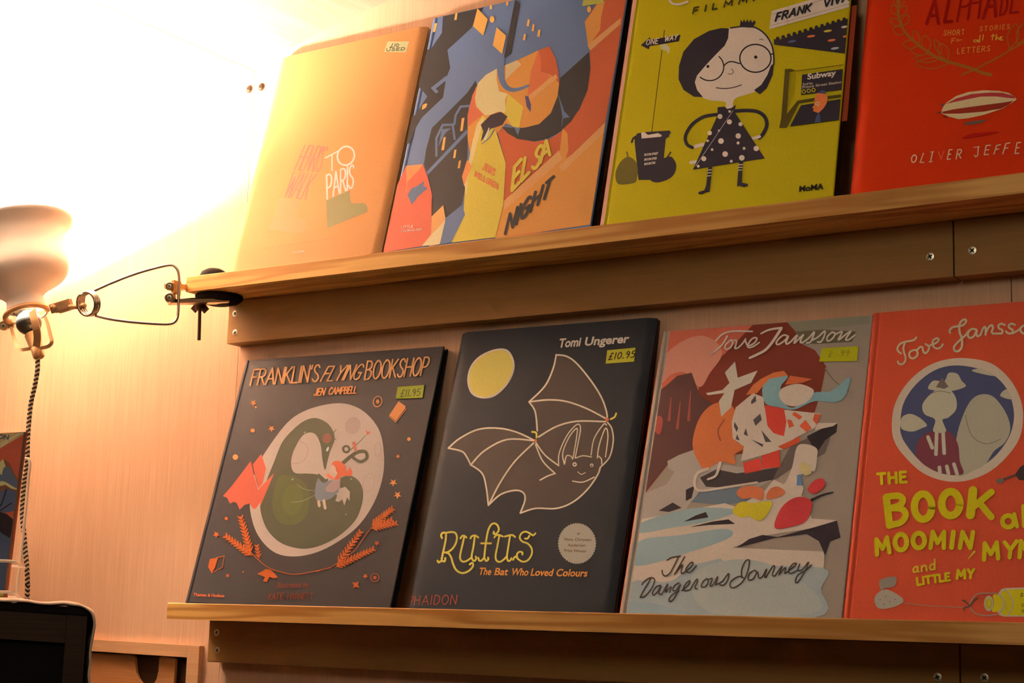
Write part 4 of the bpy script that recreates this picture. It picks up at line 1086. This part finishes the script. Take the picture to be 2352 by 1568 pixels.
# foil stars, leaves and little books
b.crop = (400, 780, 2.3758)
for x, y, r, c in ((433, 345, 19, 0), (447, 368, 10, 0), (533, 485, 19, 0), (1223, 637, 14, 0), (1197, 780, 22, 0), (1220, 848, 23, 0), (232, 1063, 21, 1), (293, 1287, 14, 1), (378, 1266, 7, 1), (1108, 1111, 17, 1), (1045, 1290, 16, 1), (993, 1338, 26, 1)): b.star(FD if c else FO, x, y, r, 5 if r != 26 else 4, rot=-.9)
for x, y, r, c in ((430, 496, 12, 0), (336, 641, 16, 0), (1283, 543, 11, 0), (287, 976, 10, 1)): b.E(FD if c else FO, x, y, r, r, 7)
b.E(FO, 1112, 338, 23, 29, 20, ring=5, rot=.3); b.E(FO, 1112, 338, 9, 12, 10); b.E((150, 70, 40), 1097, 1298, 22, 22, 16, ring=6); b.E((170, 70, 34), 1097, 1298, 10, 10)
b.P(FD, '197,1196 242,1190 225,1245 206,1272 187,1240'); b.S(FD, '232,1190 276,1180 266,1242 208,1272', 4, sm=0)
b.crop = (660, 920, 5.2267)
b.P(FO, '1340,8 1425,70 1418,95 1305,245 1228,175'); b.S(FO, '1230,188 1305,260 1432,98', 9, sm=0)
b.crop = (740, 1150, 6.2727)
b.S(FD, '-75,1020 0,995 130,955 220,900 350,810 490,700 600,540 720,380', 10)
b.frond(FD, 230, 900, 560, 445, 10, 75, 34); b.frond(FD, 200, 950, 745, 695, 12, 75, 34); b.frond(FD, 720, 360, 1020, 115, 8, 80, 36); b.frond(FD, 720, 390, 1010, 270, 6, 70, 34); b.frond(FD, 720, 400, 1075, 325, 8, 66, 32)
b.crop = (490, 1000, 3.9185)
b.S(FD, '330,1040 400,1110 500,1190 620,1230 735,1250 900,1225 1058,1190', 7)
b.frond(FD, 340, 1060, 250, 735, 10, 52, 22); b.frond(FD, 350, 1080, 115, 905, 9, 50, 22); b.frond(FD, 415, 1110, 395, 990, 4, 36, 18)
b.P(FD, '398,1245 440,1225 480,1200 520,1210 555,1240 585,1280 545,1285 510,1272 485,1320 450,1312 470,1275')
b.part = 'title_lettering'; b.crop = (560, 800, 5.2267); TC = (244, 150, 84)
b.W(TC, "FRANKLIN'S", (82, 445), (895, 398), (42, -186), (30, -200), wd=19, gap=.14)
b.W(TC, 'FLYING', (925, 398), (1390, 372), (95, -178), (70, -180), wd=17, gap=.12)
b.W(TC, 'BOOKSHOP', (1455, 378), (2190, 322), (35, -222), (50, -215), wd=19, gap=.16)
b.part = 'author_lettering'; b.W(FO, 'JEN', (845, 568), (965, 562), (25, -82), wd=15, gap=.2); b.W(FO, 'CAMPBELL', (1020, 556), (1350, 540), (22, -82), wd=14, gap=.18)
b.part = 'illustrator_lettering'; b.crop = (490, 1000, 3.9185); FA = (122, 48, 26)
b.T_(FA, 'illustrated by', (570, 1372), (862, 1366), (12, -48), bold=.02); b.W(FA, 'KATIE', (502, 1478), (632, 1474), (6, -55), wd=8); b.W(FA, 'HARNETT', (670, 1474), (895, 1470), (6, -50), wd=8)
b.part = 'publisher_lettering'; b.crop = (400, 780, 2.3758); b.T_((226, 92, 36), 'Thames & Hudson', (107, 1398), (276, 1406), (2, -16), bold=.03)
b.part = 'price_sticker'; b.P((158, 140, 22), '1222,258 1368,248 1358,318 1211,325')
b.part = 'price_writing'; b.W((90, 78, 14), '£11.95', (1238, 312), (1342, 306), (6, -36), wd=5, gap=.25)
b.done()

# --- slate cover with a line-drawn bat
b = Book(PRM['rufus'], 0.0, .0095, 'dark blue-grey picture book with a line-drawn bat and a yellow moon', 'jacket', (40, 37, 38), (.70, .41, .245), spine=(54, 52, 54), back=(70, 30, 20))
b.crop = (900, 700, 2.1187)
LN_ = (212, 172, 125); BR_ = (72, 52, 40)
b.P((222, 186, 138), '500,216 560,217 592,262 595,320 563,387 503,443 440,455 387,432 367,370 382,300 428,248', 1); b.P((222, 164, 72), '500,224 555,225 584,265 587,318 556,382 500,434 442,447 395,425 376,370 390,303 433,255', 1)
b.P(BR_, '800,245 850,250 900,285 970,370 1020,450 1045,520 1055,565 1074,620 1076,680 1060,735 1015,790 1000,830 950,900 880,960 800,990 700,990 625,1013 648,950 640,912 600,902 530,922 470,975 460,890 440,822 385,778 355,725 275,697 330,650 420,608 520,600 610,622 695,660 706,610 698,520 668,472 745,395 785,310')
b.S(LN_, '800,243 850,250 900,285 970,370 1020,450 1045,520 1048,560|800,243 785,310 745,395 668,472|668,472 698,520 708,612|668,472 760,462 850,470 950,505 1045,555|715,642 800,592 900,566 1040,568', 8)
b.S(LN_, '275,697 330,650 420,606 520,600 610,620 695,660|275,697 340,712 365,740 385,780|385,778 440,820 460,890 470,975|385,778 450,710 560,655 690,660|475,965 530,860 600,760 690,672|470,975 530,922 600,902 640,914 648,950 625,1013|625,1013 700,990 800,990 880,960 950,900 1000,830 1015,790', 8)
b.S(LN_, '1015,790 1060,740 1078,660 1070,600 1050,572|700,668 745,730 812,782|700,680 735,760 795,820|795,820 760,832 722,852', 7)
b.S(LN_, '812,780 815,720 850,640 890,590 912,582 918,610 905,680 892,745|840,775 832,720 862,645 900,600 900,640 882,745|970,730 985,650 1030,582 1045,585|1000,745 1010,680 1040,600 1052,640 1040,740|895,745 930,734 972,740|842,770 850,735 870,735 880,750|1005,735 1020,750 1022,775|880,857 930,862 985,838', 6)
b.E((235, 205, 130), 890, 776, 11, 11, 14); b.E((235, 205, 130), 973, 780, 9, 9, 14); b.E((60, 40, 30), 890, 776, 4, 4); b.E((60, 40, 30), 973, 782, 4, 4); b.S(LN_, '905,812 922,824 942,816', 4)
b.S((232, 196, 60), '1066,556 1085,545 1092,528|683,618 702,622 705,645', 9); b.E((205, 90, 50), 1048, 558, 9, 9); b.E((205, 90, 50), 700, 660, 7, 7)
b.part = 'title_lettering'; b.crop = (990, 1180, 5.88); YR_ = (230, 172, 62)
b.S(YR_, '205,260 200,350 180,450 160,540 150,600|150,325 138,290 160,255 210,255 270,245 330,258 352,320 335,400 290,470 230,515 180,520|190,520 240,535 275,590 295,660 330,740 380,785 440,798 510,770 560,720 570,680 555,660 525,682|90,630 105,655 145,632 185,640 195,595|145,600 150,640', 27)
b.S(YR_, '400,330 420,300 450,295 480,318|450,310 425,420 398,540 395,600 415,635 450,645 500,625 545,590|535,330 555,300 600,292 640,318|592,310 575,440 552,560 560,615 590,635 612,600 605,575', 26)
b.S(YR_, '850,240 850,268 890,262 918,210 900,155 860,128 815,145 778,210 755,310 735,450 720,590|680,397 812,397|640,592 655,632 690,625 720,595 745,635 775,615 772,590', 26)
b.S(YR_, '858,318 880,290 920,285 972,305|925,290 900,430 875,560 885,625 930,648 985,615 1020,578|1000,305 1050,292 1100,285 1138,312|1068,300 1045,450 1028,570 1040,630 1070,630 1088,598', 26)
b.S(YR_, '1412,262 1380,290 1340,265 1280,240 1225,262 1200,320 1235,372 1310,402 1362,470 1360,550 1310,625 1240,645 1180,610 1140,575 1110,620|1272,332 1305,332 1330,295|1165,580 1165,540 1195,512 1235,520 1235,548', 25)
b.part = 'subtitle_lettering'; SO = (216, 120, 50)
for wd_, x0, x1 in (('The', 640, 808), ('Bat', 855, 1035), ('Who', 1078, 1310), ('Loved', 1345, 1640), ('Colours', 1685, 2108)):
    b.T_(SO, wd_, (x0, 820 + (x0 - 640) * .017), (x1, 820 + (x1 - 640) * .017), (24, -95), bold=.025)
b.part = 'publisher_lettering'; b.crop = (900, 700, 2.1187)
b.W((150, 56, 36), 'PHAIDON', (72, 1460), (312, 1456), (7, -45), wd=4, gap=.3)
b.part = 'author_lettering'; b.crop = (1260, 750, 10.69)
b.T_((214, 184, 152), 'Tomi', (240, 515), (775, 475), (45, -215), bold=.03); b.part = 'author_lettering#2'; b.T_((214, 184, 152), 'Ungerer', (880, 468), (1965, 392), (45, -205), bold=.03)
b.part = 'award_seal'; b.crop = (990, 1180, 5.88)
n = 46; b.P((168, 140, 112), [(1975 + (262 - 14 * (k % 2)) * math.cos(PI * k / n), 400 + (280 - 14 * (k % 2)) * math.sin(PI * k / n)) for k in range(2 * n)])
b.part = 'seal_lettering'
for t, x0, x1, y0, y1 in (('to', 1970, 2015, 282, 280), ('Hans Christian', 1800, 2165, 360, 368), ('Andersen', 1845, 2085, 440, 442), ('Prize Winner', 1800, 2100, 512, 522)): b.T_((110, 70, 45), t, (x0, y0), (x1, y1), (6, -38), bold=.02)
b.part = 'price_sticker'; b.crop = (1260, 750, 10.69); b.P((176, 146, 34), '1445,582 2140,515 2105,862 1405,912')
b.part = 'price_writing'; b.W((62, 34, 10), '£10.95', (1475, 815), (2100, 755), (45, -160), wd=26, gap=.3)
b.done()

# --- snowy landscape cover; plain cloth bundles and stones stand in for the painted figures
b = Book(PRM['dang'], 0.0, .0095, 'picture book with a snowy blue slope under a red-brown sky, lower ledge', 'hinge', (132, 106, 84), (.50, .31, .19), spine=(176, 58, 26))
b.crop = (1400, 700, 2.1194); b.clipx = .0095
b.P((104, 38, 24), '240,132 862,80 905,130 935,190 1000,220 1055,300 1030,420 1000,520 700,720 430,745 290,770 175,915 200,600')
b.P((172, 78, 52), '250,132 700,95 560,240 470,300 430,420 330,350 240,420')
b.P((192, 106, 78), '262,260 350,180 450,150 530,190 545,250 490,330 440,400 370,330 300,340 250,380', 1)
b.P((78, 42, 34), '235,430 330,345 400,330 440,440 500,480 500,620 420,710 290,765 180,900 180,700')
for q in ((290, 560, 300, 450), (330, 600, 345, 470), (385, 560, 395, 420)): b.S((130, 56, 42), [(q[0], q[1]), (q[2], q[3])], 14, w2=4)
b.P((148, 62, 46), '215,600 235,540 260,560 245,630', 1)
b.P((118, 100, 74), '905,130 865,82 1000,72 1270,52 1268,90 1100,110 1000,125'); b.P((92, 74, 48), '905,130 1050,120 1200,130 1180,180 1000,190 945,185')
b.S((96, 78, 58), '1050,310 1100,375 1180,430', 7, w2=2)
b.P((150, 124, 104), '282,760 340,730 410,705 440,760 640,790 830,770 835,830 700,900 540,905 400,950 370,1000 158,1042 172,918 280,872 318,812 285,795')
b.P((52, 40, 38), '440,840 520,800 620,820 830,790 800,850 700,870 560,890 470,885'); b.P((40, 30, 30), '372,900 415,880 400,940 372,955'); b.P((90, 68, 56), '790,860 830,780 880,690 960,650 1060,600 1075,650 1050,720 980,760 880,800')
b.P((32, 25, 26), '960,640 1040,600 1110,578 1105,620 1050,660 1010,720 990,690')
b.P((190, 160, 136), '1010,575 1110,575 1090,590 1000,610'); b.P((92, 96, 104), '400,960 440,905 540,900 640,885 700,900 690,950 560,975')
b.P((192, 160, 134), '158,1042 380,1000 560,965 620,985 760,900 800,850 860,880 940,930 985,1040 1110,1048 1000,1085 740,1125 600,1182 1045,1200 1045,1260 1030,1380 985,1526 78,1516 105,1300')
for q, c in (('155,1060 400,990 620,1000 500,1050 300,1085 150,1110', (130, 138, 148)), ('145,1150 350,1120 560,1090 590,1130 400,1200 130,1270', (128, 136, 148)), ('110,1350 300,1345 420,1230 520,1220 620,1270 1040,1280 1030,1380 985,1526 78,1516', (140, 138, 138)), ('400,1320 600,1240 800,1270 1000,1400 985,1500 500,1500', (150, 142, 136)), ('120,1440 400,1500 500,1516 78,1516', (128, 134, 146))): b.P(c, q, 1)
b.P((190, 156, 130), '115,1290 400,1215 620,1190 560,1230 300,1290 112,1340')
b.P((48, 36, 34), '240,1002 308,962 352,988 290,1008'); b.P((44, 32, 32), '360,1056 420,1025 470,1008 482,1034'); b.P((44, 32, 32), '390,1082 500,1055 580,1044 612,1066 480,1072'); b.P((40, 30, 32), '1000,1082 1108,1050 1125,1132 1075,1150 1050,1220 1020,1150 960,1115 800,1135 620,1182 680,1140 745,1120 820,1130')
# bundles
b.P((186, 88, 44), '545,475 610,510 600,640 655,695 610,730 612,775 540,765 470,800 435,770 405,680 430,570 480,500', 1); b.S((140, 60, 34), '560,560 530,610 540,660', 7)
b.P((176, 172, 118), '545,545 533,470 560,430 480,440 470,430 550,415 585,380 562,330 612,276 625,355 722,320 690,380 610,415 592,500')
b.P((196, 166, 142), '700,430 750,450 755,500 1030,530 1000,600 900,650 860,700 640,762 655,690 600,650 596,570 615,500')
b.P((196, 52, 36), '755,488 850,505 862,570 850,640 800,625 770,590'); b.P((196, 52, 36), '650,768 735,745 745,805 660,822'); b.P((196, 52, 36), '740,735 830,705 832,790 745,798'); b.P((188, 66, 36), '820,690 930,640 925,670 850,705')
for q in ('865,560 885,560 900,590 875,600', '900,520 940,545 925,560 890,535', '955,560 985,600 960,620 925,590', '1000,530 1030,535 1010,585 990,560'): b.P((200, 70, 40), q)
for q in ('690,470 712,440 715,470 692,485', '610,570 628,600 620,620 606,590', '700,560 735,530 742,560 712,590', '622,630 635,660 615,655', '740,610 790,668 760,668', '665,600 675,640 655,630', '690,655 750,680 745,692'): b.P((70, 55, 55), q)
b.P((112, 134, 160), '745,410 775,350 830,330 870,350 835,400 845,470 900,500 990,430 1080,420 1170,352 1150,440 1100,475 1000,470 900,510 820,498 760,480', 1); b.P((198, 88, 44), '665,440 700,390 740,360 800,330 850,322 870,345 780,360 745,400 720,430'); b.P((198, 80, 40), '855,390 880,345 990,362 940,380')
b.P((186, 160, 126), '845,405 920,385 990,410 990,440 960,475 900,495 850,480 826,440', 1)
b.P((198, 168, 140), '915,690 965,680 1010,700 1012,740 1000,810 960,800 930,850 945,900 900,965 838,895 860,860 890,790', 1); b.P((186, 160, 90), '925,780 960,770 985,815 950,830', 1)
b.P((204, 90, 50), '620,920 640,890 700,882 750,900 745,950 700,940 650,945', 1); b.P((204, 90, 50), '765,945 780,900 820,885 858,910 830,935', 1)
b.P((206, 156, 32), '600,1005 640,960 700,965 790,958 770,1020 730,1052 680,1030 640,1035', 1); b.P((172, 46, 42), '805,1085 830,1000 880,950 940,935 988,965 960,1050 880,1082', 1); b.P((172, 46, 42), '965,900 1000,855 1042,848 1048,885 1000,920', 1); b.S((36, 28, 30), '985,950 1040,925 1090,912', 12, w2=5)
b.P((80, 100, 130), '915,830 935,825 940,880 912,880')
b.S((196, 170, 138), '540,770 520,830 480,850|480,800 430,820 415,870 440,905 560,890 720,865', 16, w2=10)
b.part = 'author_lettering'; b.crop = (1620, 730, 6.533); SL = (206, 176, 150)
b.S(SL, '165,345 260,250 380,208 520,202 710,207', 26); b.S(SL, '335,280 270,390 190,470 100,545', 30, w2=20)
b.S(SL, '390,335 320,395 300,445 325,475 385,445 420,370 395,335|440,338 475,345 465,400 450,460 500,450 570,380 610,320|605,345 645,420 735,385 780,320 745,300 690,335 640,420 665,450 740,425 815,372', 25)
b.S(SL, '840,240 940,190 1050,165 1150,155', 24, w2=36); b.S(SL, '1140,170 1070,280 990,395 900,490 780,555 670,605', 44, w2=36)
b.S(SL, '1250,280 1180,262 1100,325 1070,385 1105,402 1190,350 1250,285 1215,370 1235,395 1290,360|1290,360 1385,262 1335,385 1430,300 1480,255 1440,330 1432,370 1465,375|1465,375 1560,305 1640,212 1620,290 1580,368 1530,378|1600,345 1700,290 1800,200 1785,290 1740,363 1690,365|1900,225 1840,285 1832,340 1870,348 1930,295 1950,235 1905,218|1960,250 2060,212 2000,335 2100,262 2190,205 2130,290 2115,335 2165,328 2250,262', 27)
b.part = 'title_lettering'; b.crop = (1460, 1260, 5.6); TB = (62, 42, 32)
b.S(TB, '410,150 470,115 580,97|560,100 510,200 450,310 390,352 355,330 345,280|635,105 570,220 505,330|515,315 560,260 608,207 590,290 600,322 640,300|640,300 720,232 742,182 710,185 655,255 660,300 710,300 785,222', 17)
b.S(TB, '85,460 130,410 200,373 248,395 232,470 170,565 110,618 62,625|200,385 150,470 95,560 65,622|325,472 270,490 225,560 238,598 290,550 330,480 302,580 345,585|345,585 420,452 385,560 462,488 442,565|560,440 510,470 482,530 520,540 580,462 540,560 500,640 450,682 435,650 480,590 560,545|600,540 680,470 702,412 655,445 620,510 640,542 700,530|710,522 785,400 800,420 768,500 795,517|920,385 870,428 850,488 898,490 940,425 922,388|940,400 990,385 962,480 1005,458 1060,358 1032,468|1050,460 1120,420 1200,320 1190,400 1140,465 1085,467', 17)
b.S(TB, '1372,375 1368,270 1415,165 1462,148 1462,220 1425,350 1355,450 1262,503 1220,480 1232,420 1300,370 1362,358 1402,388|1530,280 1470,320 1452,395 1510,392 1560,312 1540,280|1575,300 1592,380 1640,350 1690,262 1662,370|1680,370 1768,230 1792,242 1762,340 1795,350|1795,350 1890,222 1845,340 1930,242 1922,318|1930,318 2040,232 2072,190 2025,200 1972,280 2000,320 2085,280|2115,200 2092,278 2150,270 2230,172 2170,310 2092,430 2060,422 2092,340 2190,280 2265,212', 17)
b.part = 'price_sticker'; b.crop = (1620, 730, 6.533); b.P((152, 132, 16), '1755,457 2302,428 2285,652 1715,662')
b.part = 'price_writing'; b.W((120, 102, 14), '£7.99', (1850, 590), (2150, 565), (18, -75), wd=11, gap=.3)
b.done()

# --- red cover with a round window; plain pots stand in for the painted figures
b = Book(PRM['moom'], 0.0, .0095, 'red picture book with a round cream-rimmed window and thick yellow lettering', 'hinge', (164, 56, 30), (.42, .27, .17), spine=(150, 30, 14))
b.crop = (1920, 660, 2.0093); b.clipx = .0098
b.P((172, 140, 108), '258,640 272,540 330,440 420,365 520,330 620,328 720,352 800,420 850,510 864,600 845,700 780,790 700,855 600,892 500,892 400,855 320,782 272,715', 1)
SK = (58, 58, 82)
b.P(SK, '297,640 310,540 365,452 450,385 540,360 640,370 725,402 790,470 820,560 816,640 785,715 722,790 640,842 560,866 470,852 390,802 328,730 303,685', 1)
CW = (152, 132, 104)
for q in ('425,465 450,430 500,432 520,395 560,398 580,430 600,455 560,472 520,478 460,475', '303,602 340,583 385,600 420,635 395,650 350,665 302,650', '628,385 660,374 700,385 735,408 690,402', '758,500 788,470 812,515'): b.P(CW, q, 1)
b.P((142, 124, 98), '560,864 556,700 600,560 650,500 720,500 780,570 805,650 780,715 730,755 690,815 640,842', 1); b.S((96, 80, 66), '598,590 625,680 690,722 760,700', 3)
b.P((98, 42, 44), '368,762 385,700 440,665 520,665 562,720 572,800 585,862 480,855 400,812', 1)
for x0, y0, x1, y1 in ((425, 690, 445, 740), (465, 672, 462, 770), (495, 670, 500, 765), (478, 830, 480, 852), (512, 825, 520, 860), (545, 815, 560, 862)): b.S((158, 138, 112), [(x0, y0), (x1, y1)], 17, sm=0)
b.P((152, 134, 106), '450,665 458,610 410,585 400,540 440,490 500,455 550,500 556,560 520,600 492,612 508,665', 1); b.P((90, 72, 62), '462,460 490,415 520,458 500,468'); b.S((98, 80, 66), '440,490 480,478 530,488', 3)
YL_ = (174, 142, 12)
# tin, cord and knot
b.crop = (2150, 1250, 8.252); b.part = 'tin_print'
RP = (132, 96, 72)
b.S(RP, '-690,1100 -300,1150 0,1172 400,1192 560,1190', 13, sm=0)
b.P((160, 134, 96), '1180,925 1240,850 1300,828 2400,790 2400,1370 1290,1368 1200,1340 1165,1290')
b.P(YL_, '1215,935 1300,862 2400,815 2400,1345 1300,1345 1195,1290 1290,1190 1310,1060 1270,980'); b.P(YL_, '1080,968 1165,950 1260,1010 1275,1100 1250,1200 1170,1275 1060,1265 1100,1120', 1)
b.E((150, 124, 90), 1000, 1120, 92, 150, 24); b.E(YL_, 1000, 1120, 60, 112, 20); b.E((130, 110, 50), 1010, 1120, 40, 80, 16, ring=14)
b.S((150, 124, 96), '1300,845 1400,940 1450,1080 1440,1220 1370,1345|1180,940 1270,1020 1300,1110 1270,1220 1200,1300', 24)
b.S(RP, '640,1180 680,1050 760,960 880,925 1150,930|640,1180 700,1270 800,1325 950,1350 1150,1330', 26); b.S((88, 56, 42), '640,1180 700,1080 790,1020|640,1170 560,1080 500,1060|640,1175 540,1200 530,1250', 26)
b.W((96, 80, 12), 'S', (1600, 990), (1650, 985), (5, -60), wd=16); b.W((96, 80, 12), 'O', (1620, 1180), (1668, 1175), (3, -50), wd=12); b.W((96, 80, 12), 'S', (1620, 1290), (1668, 1285), (3, -50), wd=12)
b.part = 'small_print'; b.crop = (1920, 660, 2.0093)
b.P((140, 118, 96), '178,1440 200,1405 242,1395 312,1440 275,1472 200,1482', 1); b.P((120, 98, 80), '205,1350 275,1335 272,1378 225,1388 208,1395', 1)
for x, y in ((205, 1440), (230, 1425), (250, 1450), (222, 1462), (275, 1440)): b.E((92, 70, 56), x, y, 3, 3, 6)
b.part = 'small_print#2'; b.S((70, 48, 40), '748,898 790,880 840,862', 9); b.E((96, 78, 62), 758, 893, 18, 12, 10); b.P((52, 36, 32), '828,862 850,830 900,800 900,890 845,888')
b.part = 'author_lettering'; b.crop = (2040, 720, 7.538); TJ = (178, 138, 98)
b.S(TJ, '225,692 175,650 165,600 210,530 290,495 400,475 460,455 490,415|290,520 268,600 280,680 305,760 290,840 240,880 190,870 170,832', 34)
b.S(TJ, '450,635 390,660 368,710 388,765 440,778 495,742 515,690 492,640 450,635|500,640 555,582 598,590 605,640 640,690 690,655 712,580 650,530|700,560 760,545 850,500 880,450 840,432 782,470 772,540 810,595 870,608 920,580 950,535', 34)
b.S(TJ, '1075,335 1072,290 1120,242 1200,225 1300,205 1350,150 1345,112 1300,112 1250,165 1235,230 1242,330 1275,420 1285,520 1270,600 1220,652 1160,650 1142,600 1172,540 1260,450 1340,380 1400,300', 38)
b.S(TJ, '1530,280 1450,270 1392,330 1388,400 1430,425 1490,390 1540,292 1532,360 1555,398 1605,370|1605,370 1650,255 1688,242 1690,370|1690,345 1740,245 1798,202 1818,260 1795,320 1825,352|2022,200 1960,180 1912,210 1925,260 1980,290 1970,345 1900,350 1825,350|2198,200 2140,178 2092,210 2102,250 2160,290 2150,342 2080,345 2042,312|2160,345 2260,290 2340,215 2400,225 2420,300 2370,350 2315,330 2290,270|2420,300 2480,230 2500,340 2560,240 2600,250 2590,330 2650,340', 36)
b.part = 'title_lettering'; b.crop = (1990, 1070, 5.406)
b.W(YL_, 'THE', (150, 225), (498, 200), (-8, -125), wd=38, gap=.34)
b.S(YL_, '250,390 290,740', 92, sm=0); b.S(YL_, '255,385 400,372 455,420 415,490 290,530|300,525 440,535 490,610 430,700 285,738', 82)
b.E(YL_, 707, 507, 108, 158, 30, ring=92); b.E(YL_, 1050, 470, 112, 148, 30, ring=98)
b.S(YL_, '1327,305 1295,610', 112, sm=0); b.S(YL_, '1350,495 1555,325|1400,450 1555,635', 84, sm=0)
b.E(YL_, 1765, 690, 72, 72, 24, ring=60); b.S(YL_, '1840,600 1875,755', 50, sm=0); b.S(YL_, '1952,500 1962,745', 52, sm=0); b.E(YL_, 2035, 680, 70, 70, 20, ring=56); b.E(YL_, 2215, 665, 70, 70, 20, ring=56); b.S(YL_, '2340,575 2340,660 2375,715 2430,700 2450,640|2450,570 2465,715', 46); b.S(YL_, '2545,500 2560,700|2510,570 2600,560', 46, sm=0)
b.W(YL_, 'M', (135, 1105), (290, 1075), (-18, -190), wd=54); b.E(YL_, 433, 948, 72, 98, 26, ring=62); b.E(YL_, 655, 928, 72, 92, 26, ring=62)
b.W(YL_, 'M', (800, 1020), (965, 1020), (15, -200), wd=56); b.S(YL_, '1085,822 1062,1015', 62, sm=0); b.W(YL_, 'N', (1165, 1020), (1300, 1020), (28, -198), wd=56); b.S((176, 128, 30), '1345,1065 1275,1150', 30, w2=14)
b.W(YL_, 'M', (1465, 1165), (1640, 1150), (-5, -200), wd=56); b.W(YL_, 'Y', (1715, 1145), (1865, 1130), (5, -195), wd=52); b.W(YL_, 'M', (1905, 1135), (2070, 1120), (5, -200), wd=54); b.W(YL_, 'BLE', (2140, 1110), (2500, 1085), (5, -195), wd=50)
b.W((176, 128, 30), 'and', (580, 1330), (860, 1285), (-2, -125), wd=24, gap=.22)
b.W(YL_, 'LITTLE', (640, 1480), (1040, 1420), (-8, -88), wd=30, gap=.26); b.W(YL_, 'MY', (1130, 1400), (1335, 1390), (5, -105), wd=36, gap=.3)
b.done()

# ------------------------------------------------------------------ the book held by the wire rack
A_ = at(9.4, 1371, y=YR + .018)
lo, hi = 0.0, .12
for _ in range(40):
    md_ = (lo + hi) / 2
    if at(56, 991.6, y=A_.y + md_).x > A_.x: lo = md_
    else: hi = md_
Tp = at(56, 991.6, y=A_.y + md_)
lean = math.atan2(Tp.y - A_.y, Tp.z - A_.z); hb = math.hypot(Tp.y - A_.y, Tp.z - A_.z)
b = Book((A_.x - .150, A_.y, .150, hb, lean, 0, 0.0), A_.z, .0045, 'orange and blue picture book held in the white wire rack at the left edge', 'loose', (150, 84, 50), (1.2, .68, .38), spine=(190, 80, 44))
tp = b.O + b.u * b.w + b.s * b.h
b.crop = (0, 900, 2.3467)
b.P((232, 168, 92), '-400,180 135,215 128,270 0,305 -400,330'); b.P((215, 88, 54), '0,305 128,228 100,480 70,420 50,380 20,362 -20,400 -400,380')
b.S((250, 215, 150), '0,280 60,250 125,215|-10,300 40,270', 5)
b.P((236, 190, 110), '0,375 18,362 30,400 60,430 85,500 100,530 60,520 30,500 -60,520 -200,450'); b.P((110, 108, 122), '20,410 50,405 70,440 92,480 96,520 40,490 10,470', 1); b.P((110, 108, 122), '-60,440 0,440 20,470 0,480', 1)
b.P((92, 96, 116), '-300,530 0,540 40,520 98,545 85,640 50,660 0,640'); b.P((215, 88, 54), '30,650 82,640 75,690'); b.P((52, 38, 34), '-300,640 0,645 40,660 75,690 55,790 20,770 0,750')
b.S((52, 38, 34), '-20,640 10,600 35,525|0,640 30,620 60,600', 7); b.P((84, 88, 108), '-300,760 0,755 60,790 30,1100 -300,1100'); b.P((180, 50, 30), '-300,1068 26,1068 25,1082 -300,1082'); b.P((200, 160, 60), '-300,1082 25,1082 24,1100 -300,1100'); 
b.part = 'title_lettering'; b.W((92, 90, 108), 'ON', (-8, 250), (45, 255), (4, -22), wd=6, gap=.2)
b.done()
